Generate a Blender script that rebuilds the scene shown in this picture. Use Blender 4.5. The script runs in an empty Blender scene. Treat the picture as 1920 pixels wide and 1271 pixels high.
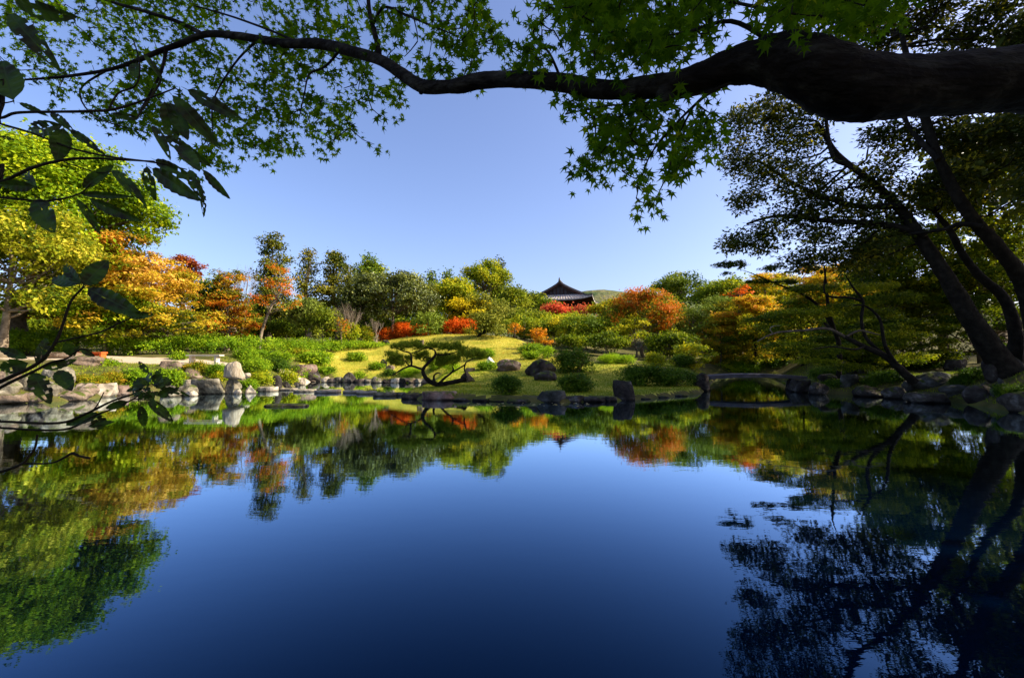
import bpy, math
import numpy as np
from mathutils import Vector

# ------------------------------------------------------------------ camera, sky, sun, exposure
SC = bpy.context.scene
COL = SC.collection
F_PX, CX, CY, CAM_H = 813.0, 960.0, 635.5, 1.6
PITCH = math.atan((673 - CY) / F_PX)
cam = bpy.data.cameras.new('camera'); cam.sensor_width = 36; cam.lens = 36 * F_PX / 1920
cam.clip_start = 0.05; cam.clip_end = 6000
cam_o = bpy.data.objects.new('camera', cam); COL.objects.link(cam_o)
cam_o.location = (0, 0, CAM_H); cam_o.rotation_euler = (math.pi / 2 + PITCH, 0, 0)
SC.camera = cam_o

SUN_AZ, SUN_EL = math.radians(93), math.radians(33)      # azimuth clockwise from the view direction (+Y)
world = bpy.data.worlds.new('World'); SC.world = world; world.use_nodes = True
wn = world.node_tree.nodes; wl = world.node_tree.links
sky = wn.new('ShaderNodeTexSky'); sky.sky_type = 'NISHITA'; sky.sun_disc = False
sky.sun_elevation = SUN_EL; sky.sun_rotation = SUN_AZ
sky.altitude = 0; sky.air_density = 1.0; sky.dust_density = 2.2; sky.ozone_density = 4.4
hs = wn.new('ShaderNodeMix'); hs.data_type = 'RGBA'; hs.blend_type = 'MULTIPLY'; hs.inputs[0].default_value = 1; hs.inputs[7].default_value = (1.2, 1.06, 1.14, 1)
wl.new(sky.outputs[0], hs.inputs[6]); wl.new(hs.outputs[2], wn['Background'].inputs[0]); wn['Background'].inputs[1].default_value = 0.115
sun = bpy.data.lights.new('sun', 'SUN'); sun.energy = 5.0; sun.angle = math.radians(0.53); sun.color = (1, .91, .74)
sun_o = bpy.data.objects.new('sun', sun); COL.objects.link(sun_o)
SDIR = Vector((math.sin(SUN_AZ) * math.cos(SUN_EL), math.cos(SUN_AZ) * math.cos(SUN_EL), math.sin(SUN_EL)))
sun_o.rotation_euler = SDIR.to_track_quat('Z', 'Y').to_euler(); sun_o.location = (30, -10, 40)
SC.view_settings.view_transform = 'Standard'; SC.view_settings.look = 'None'
SC.view_settings.exposure = 1.08; SC.view_settings.gamma = 1; SC.view_settings.use_curve_mapping = False
SC.cycles.max_bounces = 6; SC.cycles.diffuse_bounces = 2; SC.cycles.glossy_bounces = 3
SC.cycles.transmission_bounces = 3; SC.cycles.use_denoising = True
SC.cycles.sample_clamp_indirect = 4

R = np.random.default_rng(7)

def P(px, py, D):
    """world point seen at photo pixel (px, py) at depth D (metres along +Y)"""
    u = (px - CX) / F_PX; v = (CY - py) / F_PX
    dy = math.cos(PITCH) - v * math.sin(PITCH); dz = math.sin(PITCH) + v * math.cos(PITCH)
    k = D / dy
    return np.array([u * k, D, CAM_H + dz * k])

def onwater(px, py):
    a = P(px, py, 1.0); D = CAM_H / (CAM_H - a[2])
    return a[0] * D, D

# ------------------------------------------------------------------ materials
def mat(name, rough=.8, spec=.3):
    m = bpy.data.materials.new(name); m.use_nodes = True
    b = m.node_tree.nodes['Principled BSDF']
    b.inputs['Roughness'].default_value = rough
    b.inputs['Specular IOR Level'].default_value = spec
    return m, m.node_tree.nodes, m.node_tree.links, b

def ramp(n, stops):
    r = n.new('ShaderNodeValToRGB'); e = r.color_ramp.elements
    while len(e) < len(stops): e.new(.5)
    for i, s in enumerate(stops):
        e[i].position = i / (len(stops) - 1); e[i].color = (*s, 1)
    return r

def leafmat(name, stops, trans=.42, rough=.6, spec=.12):
    m, n, l, b = mat(name, rough, spec)
    a = n.new('ShaderNodeAttribute'); a.attribute_name = 'tint'
    stops = [(min(.8, c[0] * 1.2), min(.8, c[1] * 1.1), c[2] * .75) for c in stops]
    r = ramp(n, stops); l.new(a.outputs['Fac'], r.inputs[0]); l.new(r.outputs[0], b.inputs['Base Color'])
    t = n.new('ShaderNodeBsdfTranslucent'); l.new(r.outputs[0], t.inputs[0])
    mx = n.new('ShaderNodeMixShader'); mx.inputs[0].default_value = trans
    l.new(b.outputs[0], mx.inputs[1]); l.new(t.outputs[0], mx.inputs[2])
    l.new(mx.outputs[0], n['Material Output'].inputs[0])
    return m

def noisemat(name, stops, scale=3., rough=.85, bump=.3, bdist=.03, scale2=None, spec=.06, stretch=(1, 1, 1), detail=8, moss=0):
    m, n, l, b = mat(name, rough, spec)
    tc = n.new('ShaderNodeTexCoord'); mp = n.new('ShaderNodeMapping'); mp.inputs['Scale'].default_value = stretch
    oi = n.new('ShaderNodeObjectInfo'); ad = n.new('ShaderNodeVectorMath'); ad.operation = 'ADD'
    sc_ = n.new('ShaderNodeVectorMath'); sc_.operation = 'SCALE'; sc_.inputs['Scale'].default_value = 37.
    l.new(oi.outputs['Random'], sc_.inputs[0])
    l.new(tc.outputs['Object'], mp.inputs[0]); l.new(mp.outputs[0], ad.inputs[0]); l.new(sc_.outputs[0], ad.inputs[1])
    nz = n.new('ShaderNodeTexNoise'); nz.inputs['Scale'].default_value = scale; nz.inputs['Detail'].default_value = detail
    nz.inputs['Roughness'].default_value = .62
    l.new(ad.outputs[0], nz.inputs[0])
    mr = n.new('ShaderNodeMapRange'); mr.inputs[1].default_value = .3; mr.inputs[2].default_value = .7
    l.new(nz.outputs[0], mr.inputs[0])
    r = ramp(n, stops); l.new(mr.outputs[0], r.inputs[0]); l.new(r.outputs[0], b.inputs['Base Color'])
    if moss:
        ge = n.new('ShaderNodeNewGeometry'); sp = n.new('ShaderNodeSeparateXYZ'); l.new(ge.outputs['Normal'], sp.inputs[0]); sq = n.new('ShaderNodeSeparateXYZ'); l.new(ge.outputs['Position'], sq.inputs[0])
        n3 = n.new('ShaderNodeTexNoise'); n3.inputs['Scale'].default_value = 4.5; n3.inputs['Detail'].default_value = 5; l.new(ad.outputs[0], n3.inputs[0])
        k1 = n.new('ShaderNodeMath'); k1.operation = 'MULTIPLY_ADD'; k1.inputs[1].default_value = .22; l.new(sp.outputs[2], k1.inputs[0]); l.new(n3.outputs[0], k1.inputs[2])
        k2 = n.new('ShaderNodeMapRange'); k2.inputs[1].default_value = .72 - moss; k2.inputs[2].default_value = .84 - moss; l.new(k1.outputs[0], k2.inputs[0])
        mm = n.new('ShaderNodeMix'); mm.data_type = 'RGBA'; mm.inputs[7].default_value = (.06, .075, .012, 1); l.new(k2.outputs[0], mm.inputs[0]); l.new(r.outputs[0], mm.inputs[6])
        wt = n.new('ShaderNodeMapRange'); wt.inputs[1].default_value = .03; wt.inputs[2].default_value = .09; wt.inputs[3].default_value = .35; wt.inputs[4].default_value = 1; l.new(sq.outputs[2], wt.inputs[0])
        wm = n.new('ShaderNodeVectorMath'); wm.operation = 'SCALE'; l.new(mm.outputs[2], wm.inputs[0]); l.new(wt.outputs[0], wm.inputs['Scale']); l.new(wm.outputs[0], b.inputs['Base Color'])
    n2 = n.new('ShaderNodeTexNoise'); n2.inputs['Scale'].default_value = scale2 or scale * 5; n2.inputs['Detail'].default_value = 6
    l.new(ad.outputs[0], n2.inputs[0])
    bp = n.new('ShaderNodeBump'); bp.inputs['Strength'].default_value = bump; bp.inputs['Distance'].default_value = bdist
    l.new(n2.outputs[0], bp.inputs['Height']); l.new(bp.outputs[0], b.inputs['Normal'])
    return m

M = {}
M['bark_dark'] = noisemat('dark bark', [(.007, .0055, .004), (.016, .013, .009), (.032, .026, .018)], 4, bump=.8, bdist=.03, scale2=14, stretch=(1, 1, 1))
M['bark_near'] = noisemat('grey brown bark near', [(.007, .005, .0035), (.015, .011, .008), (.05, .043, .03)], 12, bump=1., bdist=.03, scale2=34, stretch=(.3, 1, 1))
M['bark'] = noisemat('brown bark', [(.06, .045, .03), (.12, .09, .06), (.2, .16, .11)], 4, bump=.6, bdist=.03)
M['bark_pale'] = noisemat('pale bark', [(.1, .075, .045), (.22, .17, .11), (.36, .29, .2)], 4, bump=.4, bdist=.02)
M['twig_grey'] = noisemat('grey bare twigs', [(.16, .12, .08), (.26, .2, .14), (.34, .27, .2)], 4, bump=.2, bdist=.01)
M['twig'] = noisemat('dark twig', [(.012, .01, .006), (.03, .022, .012)], 20, bump=.4, bdist=.002)

L = lambda k, st, **kw: M.__setitem__(k, leafmat(k.replace('_', ' ') + ' leaves', st, **kw))
L('camphor', [(.035, .08, .003), (.11, .21, .004), (.25, .36, .008), (.48, .52, .02)])
L('olive', [(.045, .08, .005), (.14, .19, .008), (.3, .32, .015), (.56, .5, .06)])
L('golden', [(.09, .13, .008), (.34, .3, .014), (.52, .32, .025), (.68, .42, .1)])
L('gold_orange', [(.09, .11, .008), (.26, .19, .014), (.5, .2, .025), (.58, .32, .04)])
L('dark_red', [(.1, .03, .01), (.22, .05, .02), (.32, .08, .02), (.42, .16, .03)])
L('orange_green', [(.1, .15, .01), (.3, .26, .02), (.6, .22, .02), (.65, .12, .015)])
L('conifer', [(.02, .04, .005), (.065, .09, .007), (.17, .17, .014), (.32, .27, .025)], trans=.25)
L('conifer_green', [(.025, .06, .005), (.07, .13, .007), (.15, .22, .01), (.27, .31, .02)], trans=.25)
L('evergreen', [(.02, .035, .006), (.055, .075, .012), (.1, .13, .02), (.24, .27, .06)], trans=.2, rough=.4, spec=.35)
L('grey_green', [(.045, .08, .012), (.11, .16, .025), (.2, .25, .045), (.34, .38, .12)], trans=.3)
L('yellow_green', [(.08, .14, .006), (.2, .27, .01), (.38, .4, .015), (.55, .48, .02)])
L('yellow', [(.25, .26, .01), (.5, .42, .01), (.72, .55, .015), (.8, .6, .02)])
L('red', [(.24, .12, .008), (.58, .11, .008), (.72, .13, .01), (.7, .24, .02)])
L('crimson', [(.25, .12, .03), (.42, .1, .05), (.55, .08, .05), (.6, .14, .06)])
L('orange_red', [(.08, .13, .008), (.22, .24, .012), (.44, .22, .014), (.52, .13, .014), (.55, .18, .02)])
L('orange', [(.26, .2, .01), (.58, .24, .014), (.7, .3, .02)])
L('green', [(.03, .06, .003), (.075, .13, .004), (.15, .21, .008), (.3, .34, .012)])
L('mid_green', [(.045, .08, .006), (.11, .16, .009), (.21, .26, .014), (.38, .4, .03)])
L('pine', [(.035, .055, .006), (.1, .13, .012), (.2, .22, .022), (.32, .32, .05)], trans=.2)
L('pine_dark', [(.02, .045, .008), (.05, .08, .012), (.1, .13, .016), (.19, .2, .02)], trans=.2)
L('pine_hero', [(.06, .11, .01), (.17, .24, .016), (.28, .34, .03), (.42, .42, .05)], trans=.5)
L('pine_light', [(.07, .12, .012), (.16, .23, .025), (.26, .33, .045)], trans=.25)
L('maple_green', [(.03, .06, .003), (.09, .14, .005), (.21, .26, .008), (.42, .4, .014)], trans=.5)
L('maple_mixed', [(.07, .12, .005), (.22, .26, .01), (.5, .4, .016), (.64, .3, .03)], trans=.5)
L('azalea', [(.05, .12, .005), (.12, .24, .008), (.22, .36, .012), (.36, .46, .02)])
L('azalea_bright', [(.13, .26, .008), (.24, .4, .01), (.38, .52, .015)])
L('azalea_yellow', [(.07, .15, .006), (.2, .29, .009), (.4, .42, .014), (.54, .46, .02)])
L('azalea_orange', [(.05, .12, .005), (.13, .21, .008), (.28, .25, .012), (.42, .24, .02)])
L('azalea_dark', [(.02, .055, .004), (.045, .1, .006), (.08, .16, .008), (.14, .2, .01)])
L('oak_leaf', [(.018, .03, .005), (.045, .065, .009), (.1, .12, .015), (.42, .38, .025)], trans=.35, rough=.45, spec=.15)
L('near_maple', [(.025, .06, .002), (.06, .14, .003), (.12, .23, .004), (.26, .3, .01)], trans=.6, rough=.7, spec=.08)
L('grass', [(.3, .3, .04), (.42, .38, .06), (.5, .42, .08), (.22, .3, .02)], trans=.3)
L('grass_green', [(.1, .16, .01), (.18, .25, .015), (.3, .32, .03)], trans=.3)
L('fallen', [(.3, .24, .06), (.4, .38, .32), (.5, .4, .1)], trans=.1)

M['rock_grey'] = noisemat('grey lichened stone', [(.045, .036, .022), (.13, .108, .072), (.21, .18, .122), (.36, .32, .235)], 2.6, bump=1., bdist=.07, scale2=7, moss=.06)
M['rock_brown'] = noisemat('brown stone', [(.05, .035, .022), (.13, .09, .06), (.2, .145, .1), (.33, .27, .2)], 2.2, bump=1., bdist=.07, scale2=7, moss=.06)
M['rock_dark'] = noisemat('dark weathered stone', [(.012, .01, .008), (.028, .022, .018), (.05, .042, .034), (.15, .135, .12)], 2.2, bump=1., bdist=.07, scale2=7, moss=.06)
M['rock_mid'] = noisemat('shaded mossy grey stone', [(.015, .015, .01), (.04, .038, .03), (.075, .072, .062), (.15, .145, .13)], 2.2, bump=1., bdist=.07, scale2=7, moss=.06)  # darker copy of the grey stone, bank shade put into its colour
M['rock_pale'] = noisemat('pale stone', [(.16, .12, .08), (.29, .23, .16), (.4, .33, .24), (.52, .46, .35)], 2.6, bump=.9, bdist=.05, scale2=8, moss=.03)
M['rock_red'] = noisemat('reddish stone', [(.05, .03, .022), (.13, .08, .06), (.2, .135, .1), (.3, .23, .18)], 2.0, bump=1., bdist=.07, scale2=7, moss=.06)
M['rock_streak'] = noisemat('vertically streaked pale stone', [(.13, .1, .06), (.3, .24, .16), (.46, .39, .28)], 3, bump=.7, bdist=.03, scale2=10, stretch=(2.2, 2.2, .35))
M['white_stone'] = noisemat('white stone', [(.5, .48, .45), (.75, .72, .68)], 4)
M['wood_pale'] = noisemat('pale bleached timber', [(.5, .42, .3), (.66, .57, .43)], 6, bump=.2, bdist=.01, stretch=(.3, 3, 3))
M['wood_red'] = noisemat('vermilion painted timber', [(.5, .09, .02), (.62, .13, .03)], 6, bump=.15, bdist=.01)
M['tile'] = noisemat('weathered grey roof tile', [(.2, .17, .15), (.34, .3, .27), (.48, .43, .39)], 1.1, bump=.3, bdist=.1)
M['tile_dark'] = noisemat('dark ridge tile', [(.05, .045, .04), (.1, .09, .08)], 1.5)
M['timber_dark'] = noisemat('old dark red timber', [(.03, .015, .012), (.07, .03, .022)], 1.5)
M['plaster'] = noisemat('grey gable boarding', [(.035, .03, .035), (.08, .07, .075)], 1.5)
M['metal'] = noisemat('weathered granite', [(.05, .045, .045), (.1, .095, .1)], 3, bump=.5, bdist=.02, scale2=25)

# ------------------------------------------------------------------ mesh helpers
class MB:
    def __init__(s): s.v = []; s.f = []; s.t = []; s.sm = []; s.n = 0; s.tris = 0
    def add(s, v, f, tint=0., smooth=False):
        v = np.asarray(v, dtype=np.float32).reshape(-1, 3); f = np.asarray(f, dtype=np.int32)
        if len(v) == 0: return s
        s.v.append(v); s.f.append(f + s.n); s.n += len(v)
        s.t.append(np.broadcast_to(np.asarray(tint, dtype=np.float32), (len(v),)).copy())
        s.sm.append(np.full(len(f), smooth)); return s
    def mesh(s, name, m, origin=(0, 0, 0)):
        me = bpy.data.meshes.new(name)
        v = np.concatenate(s.v) - np.asarray(origin, dtype=np.float32)
        me.vertices.add(len(v)); me.vertices.foreach_set('co', v.ravel())
        li = np.concatenate([f.ravel() for f in s.f]); k = np.concatenate([np.full(len(f), f.shape[1], dtype=np.int32) for f in s.f])
        st = np.concatenate([[0], np.cumsum(k)[:-1]]).astype(np.int32)
        me.loops.add(len(li)); me.loops.foreach_set('vertex_index', li)
        me.polygons.add(len(k)); me.polygons.foreach_set('loop_start', st); me.polygons.foreach_set('loop_total', k)
        me.polygons.foreach_set('use_smooth', np.concatenate(s.sm))
        me.update(calc_edges=True)
        a = me.attributes.new('tint', 'FLOAT', 'POINT'); a.data.foreach_set('value', np.concatenate(s.t))
        if m is not None: me.materials.append(M[m] if isinstance(m, str) else m)
        MB.total = getattr(MB, 'total', 0) + int((k - 2).sum())
        return me
    def build(s, name, m, parent=None, origin=None, **props):
        o0 = np.array(parent.location if (parent is not None and parent.parent is None) else (getattr(parent, '_o', (0, 0, 0)) if parent else (0, 0, 0)))
        if parent is not None:
            org = WORLD_O[parent.name]
        else:
            org = np.array(origin if origin is not None else (0, 0, 0), dtype=float)
        me = s.mesh(name, m, org)
        o = bpy.data.objects.new(name, me); COL.objects.link(o)
        if parent is not None: o.parent = parent
        else: o.location = org
        WORLD_O[o.name] = org
        for k_, v_ in props.items():
            if v_ is not None: o[k_] = v_
        return o
WORLD_O = {}

def thing(name, loc, label, category, group=None):
    o = bpy.data.objects.new(name, None); COL.objects.link(o); o.location = loc; o.empty_display_size = .2
    o['label'] = label; o['category'] = category
    if group: o['group'] = group
    WORLD_O[o.name] = np.array(loc, dtype=float)
    return o

def smooth_path(pts, rad, step=4):
    p = np.asarray(pts, float); r = np.asarray(rad, float); n = len(p)
    if n < 3: step = max(step, 2)
    out, ro = [], []
    for i in range(n - 1):
        p0 = p[max(i - 1, 0)]; p1 = p[i]; p2 = p[i + 1]; p3 = p[min(i + 2, n - 1)]
        for t in np.linspace(0, 1, step, endpoint=False):
            out.append(.5 * ((2 * p1) + (p2 - p0) * t + (2 * p0 - 5 * p1 + 4 * p2 - p3) * t ** 2 + (3 * p1 - p0 - 3 * p2 + p3) * t ** 3))
            ro.append(r[i] * (1 - t) + r[i + 1] * t)
    out.append(p[-1]); ro.append(r[-1])
    return np.array(out), np.array(ro)

def tube(mb, pts, rad, sides=6, rough=0., smooth=True, cap=True):
    p = np.asarray(pts, float); r = np.broadcast_to(np.asarray(rad, float), (len(p),)); n = len(p)
    T = np.gradient(p, axis=0); T /= np.linalg.norm(T, axis=1, keepdims=True) + 1e-9
    up = np.array([0, 0, 1.]) if abs(T[0, 2]) < .8 else np.array([1., 0, 0])
    A = np.zeros_like(p); a = np.cross(T[0], up); a /= np.linalg.norm(a)
    for i in range(n):
        a = a - T[i] * a.dot(T[i]); a /= np.linalg.norm(a) + 1e-9; A[i] = a
    B = np.cross(T, A)
    th = np.arange(sides) * 2 * math.pi / sides
    rr = r[:, None] * (1 + rough * R.normal(0, 1, (n, sides)))
    V = p[:, None, :] + rr[..., None] * (np.cos(th)[None, :, None] * A[:, None, :] + np.sin(th)[None, :, None] * B[:, None, :])
    i, j = np.meshgrid(np.arange(n - 1), np.arange(sides), indexing='ij'); j2 = (j + 1) % sides
    Fq = np.stack([i * sides + j, i * sides + j2, (i + 1) * sides + j2, (i + 1) * sides + j], -1).reshape(-1, 4)
    mb.add(V.reshape(-1, 3), Fq, smooth=smooth)
    if cap:
        for e, idx in ((0, 0), (1, n - 1)):
            ring = V[idx]; c = p[idx] + (T[idx] * r[idx] * .5 * (1 if e else -1))
            vv = np.vstack([ring, c]); k = np.arange(sides)
            mb.add(vv, np.stack([k, (k + 1) % sides, np.full(sides, sides)], 1), smooth=smooth)

def box(mb, c, s, rz=0., rot=None, tint=0.):
    c = np.asarray(c, float); h = np.asarray(s, float) / 2
    v = np.array([[x, y, z] for x in (-1, 1) for y in (-1, 1) for z in (-1, 1)], float) * h
    if rot is None:
        cr, sr = math.cos(rz), math.sin(rz); rot = np.array([[cr, -sr, 0], [sr, cr, 0], [0, 0, 1]])
    v = v @ rot.T + c
    mb.add(v, [[0, 1, 3, 2], [4, 6, 7, 5], [0, 4, 5, 1], [2, 3, 7, 6], [0, 2, 6, 4], [1, 5, 7, 3]], tint)

def unit(v): return v / (np.linalg.norm(v, axis=-1, keepdims=True) + 1e-9)

LEAF = (np.array([[0, 0, 0], [.3, .45, .06], [0, 1, -.04], [-.3, .45, .06]]), np.array([[0, 1, 2], [0, 2, 3]]))
NARROW = (np.array([[0, 0, 0], [.16, .5, .03], [0, 1, -.08], [-.16, .5, .03]]), np.array([[0, 1, 2], [0, 2, 3]]))
BLADE = (np.array([[-.06, 0, 0], [.06, 0, 0], [0, 1, 0]]), np.array([[0, 1, 2]]))
def _palm():
    angs = [-140, -95, -48, 0, 48, 95, 140]; lens = [.38, .62, .85, 1., .85, .62, .38]
    V = [[0, -.02, 0]]; 
    for i, (a, l) in enumerate(zip(angs, lens)):
        a = math.radians(a)
        if i: 
            m_ = math.radians((angs[i] + angs[i - 1]) / 2); V.append([.2 * math.sin(m_), .2 * math.cos(m_), -.01])
        w = .09
        V.append([l * math.sin(a), l * math.cos(a), -.1 * l])
    # broaden lobes: mid points on either side of each lobe
    V = [[0, 0, 0]]; F = []
    prev = None
    for i, (a, l) in enumerate(zip(angs, lens)):
        a = math.radians(a); d = np.array([math.sin(a), math.cos(a), 0]); q = np.array([d[1], -d[0], 0])
        k = len(V)
        V += [list(d * l * .42 - q * .1 * l + [0, 0, .02]), list(d * l + [0, 0, -.12 * l]), list(d * l * .42 + q * .1 * l + [0, 0, .02])]
        F += [[0, k, k + 2], [k, k + 1, k + 2]]
        if i: F.append([0, k - 1, k])
    V += [[-.012, 0, 0], [.012, 0, 0], [0, -.55, .08]]; k = len(V)
    F.append([k - 3, k - 1, k - 2])
    return np.array(V), np.array(F)
PALM = _palm()
def _star():
    V = [[0, 0, 0]]; F = []
    for i, (a, l) in enumerate(zip([-110, -55, 0, 55, 110], [.5, .8, 1, .8, .5])):
        a = math.radians(a); d = np.array([math.sin(a), math.cos(a), 0]); q = np.array([d[1], -d[0], 0]); k = len(V)
        V += [list(d * .3 * l - q * .13), list(d * l), list(d * .3 * l + q * .13)]; F += [[0, k, k + 1], [0, k + 1, k + 2]]
    return np.array(V), np.array(F)
STAR = _star()

def frames(nrm, tan=None):
    n = unit(nrm)
    t = R.normal(0, 1, n.shape) if tan is None else tan + R.normal(0, .25, n.shape)
    t = unit(t - n * (t * n).sum(1, keepdims=True)); b = np.cross(t, n)
    return np.stack([b, t, n], axis=2)          # columns: x, y, z of the leaf

def scatter(mb, pos, nrm, size, tmpl, tint, tan=None):
    N = len(pos)
    if N == 0: return
    TV, TF = tmpl; Fm = frames(nrm, tan)
    s = np.broadcast_to(np.asarray(size, float), (N,))
    V = pos[:, None, :] + np.einsum('nij,kj->nki', Fm, TV) * s[:, None, None]
    F_ = (TF[None] + (np.arange(N) * len(TV))[:, None, None]).reshape(-1, 3)
    mb.add(V.reshape(-1, 3), F_, np.repeat(np.clip(tint, 0, 1), len(TV)))

def crown(mb, lobes, leaf, cover=1., cap=16000, clump=3., flat=.6, upb=.6, tmpl=LEAF, tmean=.45, tvar=.16, under=.25, topt=0.):
    """leaves gathered in small clumps over the shells of the given lobes (cx,cy,cz,rx,ry,rz[,tint])"""
    lob = [(*l, 0.)[:7] if len(l) < 7 else l for l in lobes]
    area = np.array([4 * math.pi * ((l[3] * l[4]) ** 1.6 / 3 + (l[3] * l[5]) ** 1.6 / 3 + (l[4] * l[5]) ** 1.6 / 3) ** (1 / 1.6) for l in lob])
    tot = min(cap, cover * area.sum() / (.4 * leaf ** 2))
    lo_, hi_ = min(l[2] - l[5] for l in lob), max(l[2] + l[5] for l in lob)
    for l, a in zip(lob, area):
        n = int(tot * a / area.sum())
        if n < 6: continue
        ncl = max(4, n // (26 if n < 600 else 44)); c = np.array(l[:3]); r = np.array(l[3:6])
        d = unit(R.normal(0, 1, (ncl, 3))); d[:, 2] = np.where((d[:, 2] < 0) & (R.random(ncl) > under), -d[:, 2], d[:, 2])
        rad = R.uniform(.72, 1.08, ncl) ** .8
        cc = c + d * r * rad[:, None]; ct = R.normal(0, tvar * 1.1, ncl) + l[6]
        idx = R.integers(0, ncl, n)
        cr = clump * leaf * (.8 if n < 600 else .95)
        off = R.normal(0, 1, (n, 3)) * np.array([cr, cr, cr * flat])
        pos = cc[idx] + off
        nrm = d[idx] * .7 + np.array([0, 0, upb]) + R.normal(0, .55, (n, 3))
        tt = tmean + ct[idx] + R.normal(0, .13, n) + topt * ((pos[:, 2] - lo_) / (hi_ - lo_ + 1e-6) - .5)
        scatter(mb, pos, nrm, leaf * R.uniform(.7, 1.3, n), tmpl, tt)

def limb(mb, a, b, r0, r1, sag=.12, sides=5, seg=5, wig=.04):
    a = np.asarray(a, float); b = np.asarray(b, float); L_ = np.linalg.norm(b - a)
    t = np.linspace(0, 1, seg)[:, None]
    m_ = a + (b - a) * t + np.array([0, 0, 1]) * (np.sin(t * math.pi) * sag * L_)
    m_[1:-1] += R.normal(0, wig * L_, (seg - 2, 3))
    p, r = smooth_path(m_, np.linspace(r0, r1, seg), 2)
    tube(mb, p, r, sides)
    return p

# ------------------------------------------------------------------ ground
pond_px_far = [(-60, 764), (0, 757), (60, 755), (120, 753), (170, 747), (215, 742), (290, 738), (350, 735), (440, 733), (500, 733), (545, 728),
               (562, 718), (600, 714), (680, 713.5), (760, 713), (812, 716), (806, 728), (775, 738), (757, 745), (800, 750), (850, 750), (950, 753), (1050, 755), (1180, 750),
               (1250, 744), (1310, 738), (1322, 730), (1330, 722), (1342, 709), (1390, 707.5), (1450, 709), (1492, 718), (1500, 728), (1520, 737), (1600, 741),
               (1700, 746), (1780, 753), (1850, 763), (1920, 775)]
pond = [onwater(*p) for p in pond_px_far]
pond += [(17.5, 11.5), (17, 7), (12, 4.2), (7, 1.6), (3.4, 1.3), (0, 1.1), (-3.5, 1.2), (-9, 1.5), (-16, 3), (-22, 6), (-24, 11)]
POND = np.array(pond)

def pond_sd(x, y):
    """signed distance to the pond outline: negative inside"""
    x = np.asarray(x, float); y = np.asarray(y, float); p = np.stack([x, y], -1)
    A = POND; B = np.roll(POND, -1, 0)
    d2 = np.full(x.shape, 1e18); ins = np.zeros(x.shape, bool)
    for a, b in zip(A, B):
        ab = b - a; t = np.clip(((p - a) @ ab) / (ab @ ab), 0, 1)
        q = a + t[..., None] * ab; d2 = np.minimum(d2, ((p - q) ** 2).sum(-1))
        c = ((a[1] > y) != (b[1] > y)) & (x < (b[0] - a[0]) * (y - a[1]) / (b[1] - a[1] + 1e-12) + a[0])
        ins ^= c
    d = np.sqrt(d2); return np.where(ins, -d, d)

ctl = []
for px, py, D in [(100, 703, 18), (0, 700, 17), (300, 698, 20), (190, 676, 23), (300, 676, 25), (100, 674, 22.5), (385, 681, 24), (440, 686, 25), (500, 690, 27), (550, 685, 31),
                  (300, 668, 27), (100, 667, 27), (500, 668, 31), (650, 655, 41), (200, 655, 40), (0, 655, 40), (400, 650, 48), (600, 645, 52),
                  (620, 668, 38), (600, 660, 44), (700, 643, 46), (780, 631, 47), (860, 628, 46), (930, 632, 44), (985, 646, 42), (850, 660, 38), (760, 672, 38),
                  (700, 668, 40), (950, 665, 34), (850, 690, 31.5), (640, 690, 34.5), (740, 692, 33.5), (850, 640, 60), (900, 721, 22), (1000, 716, 22), (1000, 700, 26), (960, 688, 28), (1100, 716, 22.5),
                  (1100, 696, 27), (1150, 681, 30), (1200, 676, 34), (1250, 690, 28), (1280, 717, 24), (1300, 692, 31), (1320, 700, 26), (1300, 680, 38), (1400, 690, 42),
                  (1400, 672, 50), (1100, 650, 50), (1000, 640, 60), (1550, 707, 24), (1650, 708, 21), (1750, 704, 18.5), (1850, 698, 16), (1900, 690, 20),
                  (1700, 672, 30), (1600, 668, 40), (1900, 650, 36), (870, 726, 20), (1060, 728, 20.5)]:
    w = P(px, py, D); ctl.append((w[0], w[1], w[2]))
ctl += [(0, 0, .25), (0, -6, .6), (8, -2, .6), (-8, -2, .6), (14, 2, .9), (20, 8, 1.4), (24, 16, 1.8), (-20, 1, .8), (-28, 12, 1.2), (-34, 24, 1.6), (30, 40, 3.5), (50, 30, 4.5),
        (45, 60, 7), (0, 80, 5), (-50, 50, 3), (-40, 80, 5), (40, 100, 10), (0, 130, 8), (30, 180, 11), (-60, 140, 8), (100, 120, 12), (-100, 60, 4), (100, 0, 4), (-100, -50, 3), (0, -100, 3), (100, -80, 3), (0, 220, 12)]
CTL = np.array(ctl)
def _phi(r): return np.sqrt(r * r + 2.0)
_A = _phi(np.linalg.norm(CTL[:, None, :2] - CTL[None, :, :2], axis=-1)); _n = len(CTL)
_K = np.block([[_A + np.eye(_n) * -.15, np.ones((_n, 1))], [np.ones((1, _n)), np.zeros((1, 1))]])
_W = np.linalg.solve(_K, np.concatenate([CTL[:, 2], [0]]))
def ground(x, y):
    x = np.asarray(x, float); y = np.asarray(y, float)
    xs = np.clip(x, -110, 110); ys = np.clip(y, -110, 230)
    s = np.full(x.shape, _W[-1])
    for (cx, cy, _), w in zip(CTL, _W[:-1]): s = s + w * np.sqrt((xs - cx) ** 2 + (ys - cy) ** 2 + 2.0)
    far = np.clip((np.hypot(x, y) - 120) / 400, 0, 1)
    s = s * (1 - far) + 12 * far
    sd = pond_sd(x, y)
    land = np.minimum(np.maximum(s, .13), .1 + .62 * np.maximum(sd, 0) + .02)
    land = land + .03 * np.sin(x * 1.7 + 1.3 * np.sin(y * .9)) * np.sin(y * 1.3) * np.clip(sd, 0, 1)
    bed = .1 + np.maximum(1.1 * sd, -.9)
    return np.where(sd > 0, land, bed)
def gz(x, y): return float(ground(np.array([x]), np.array([y]))[0])

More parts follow.
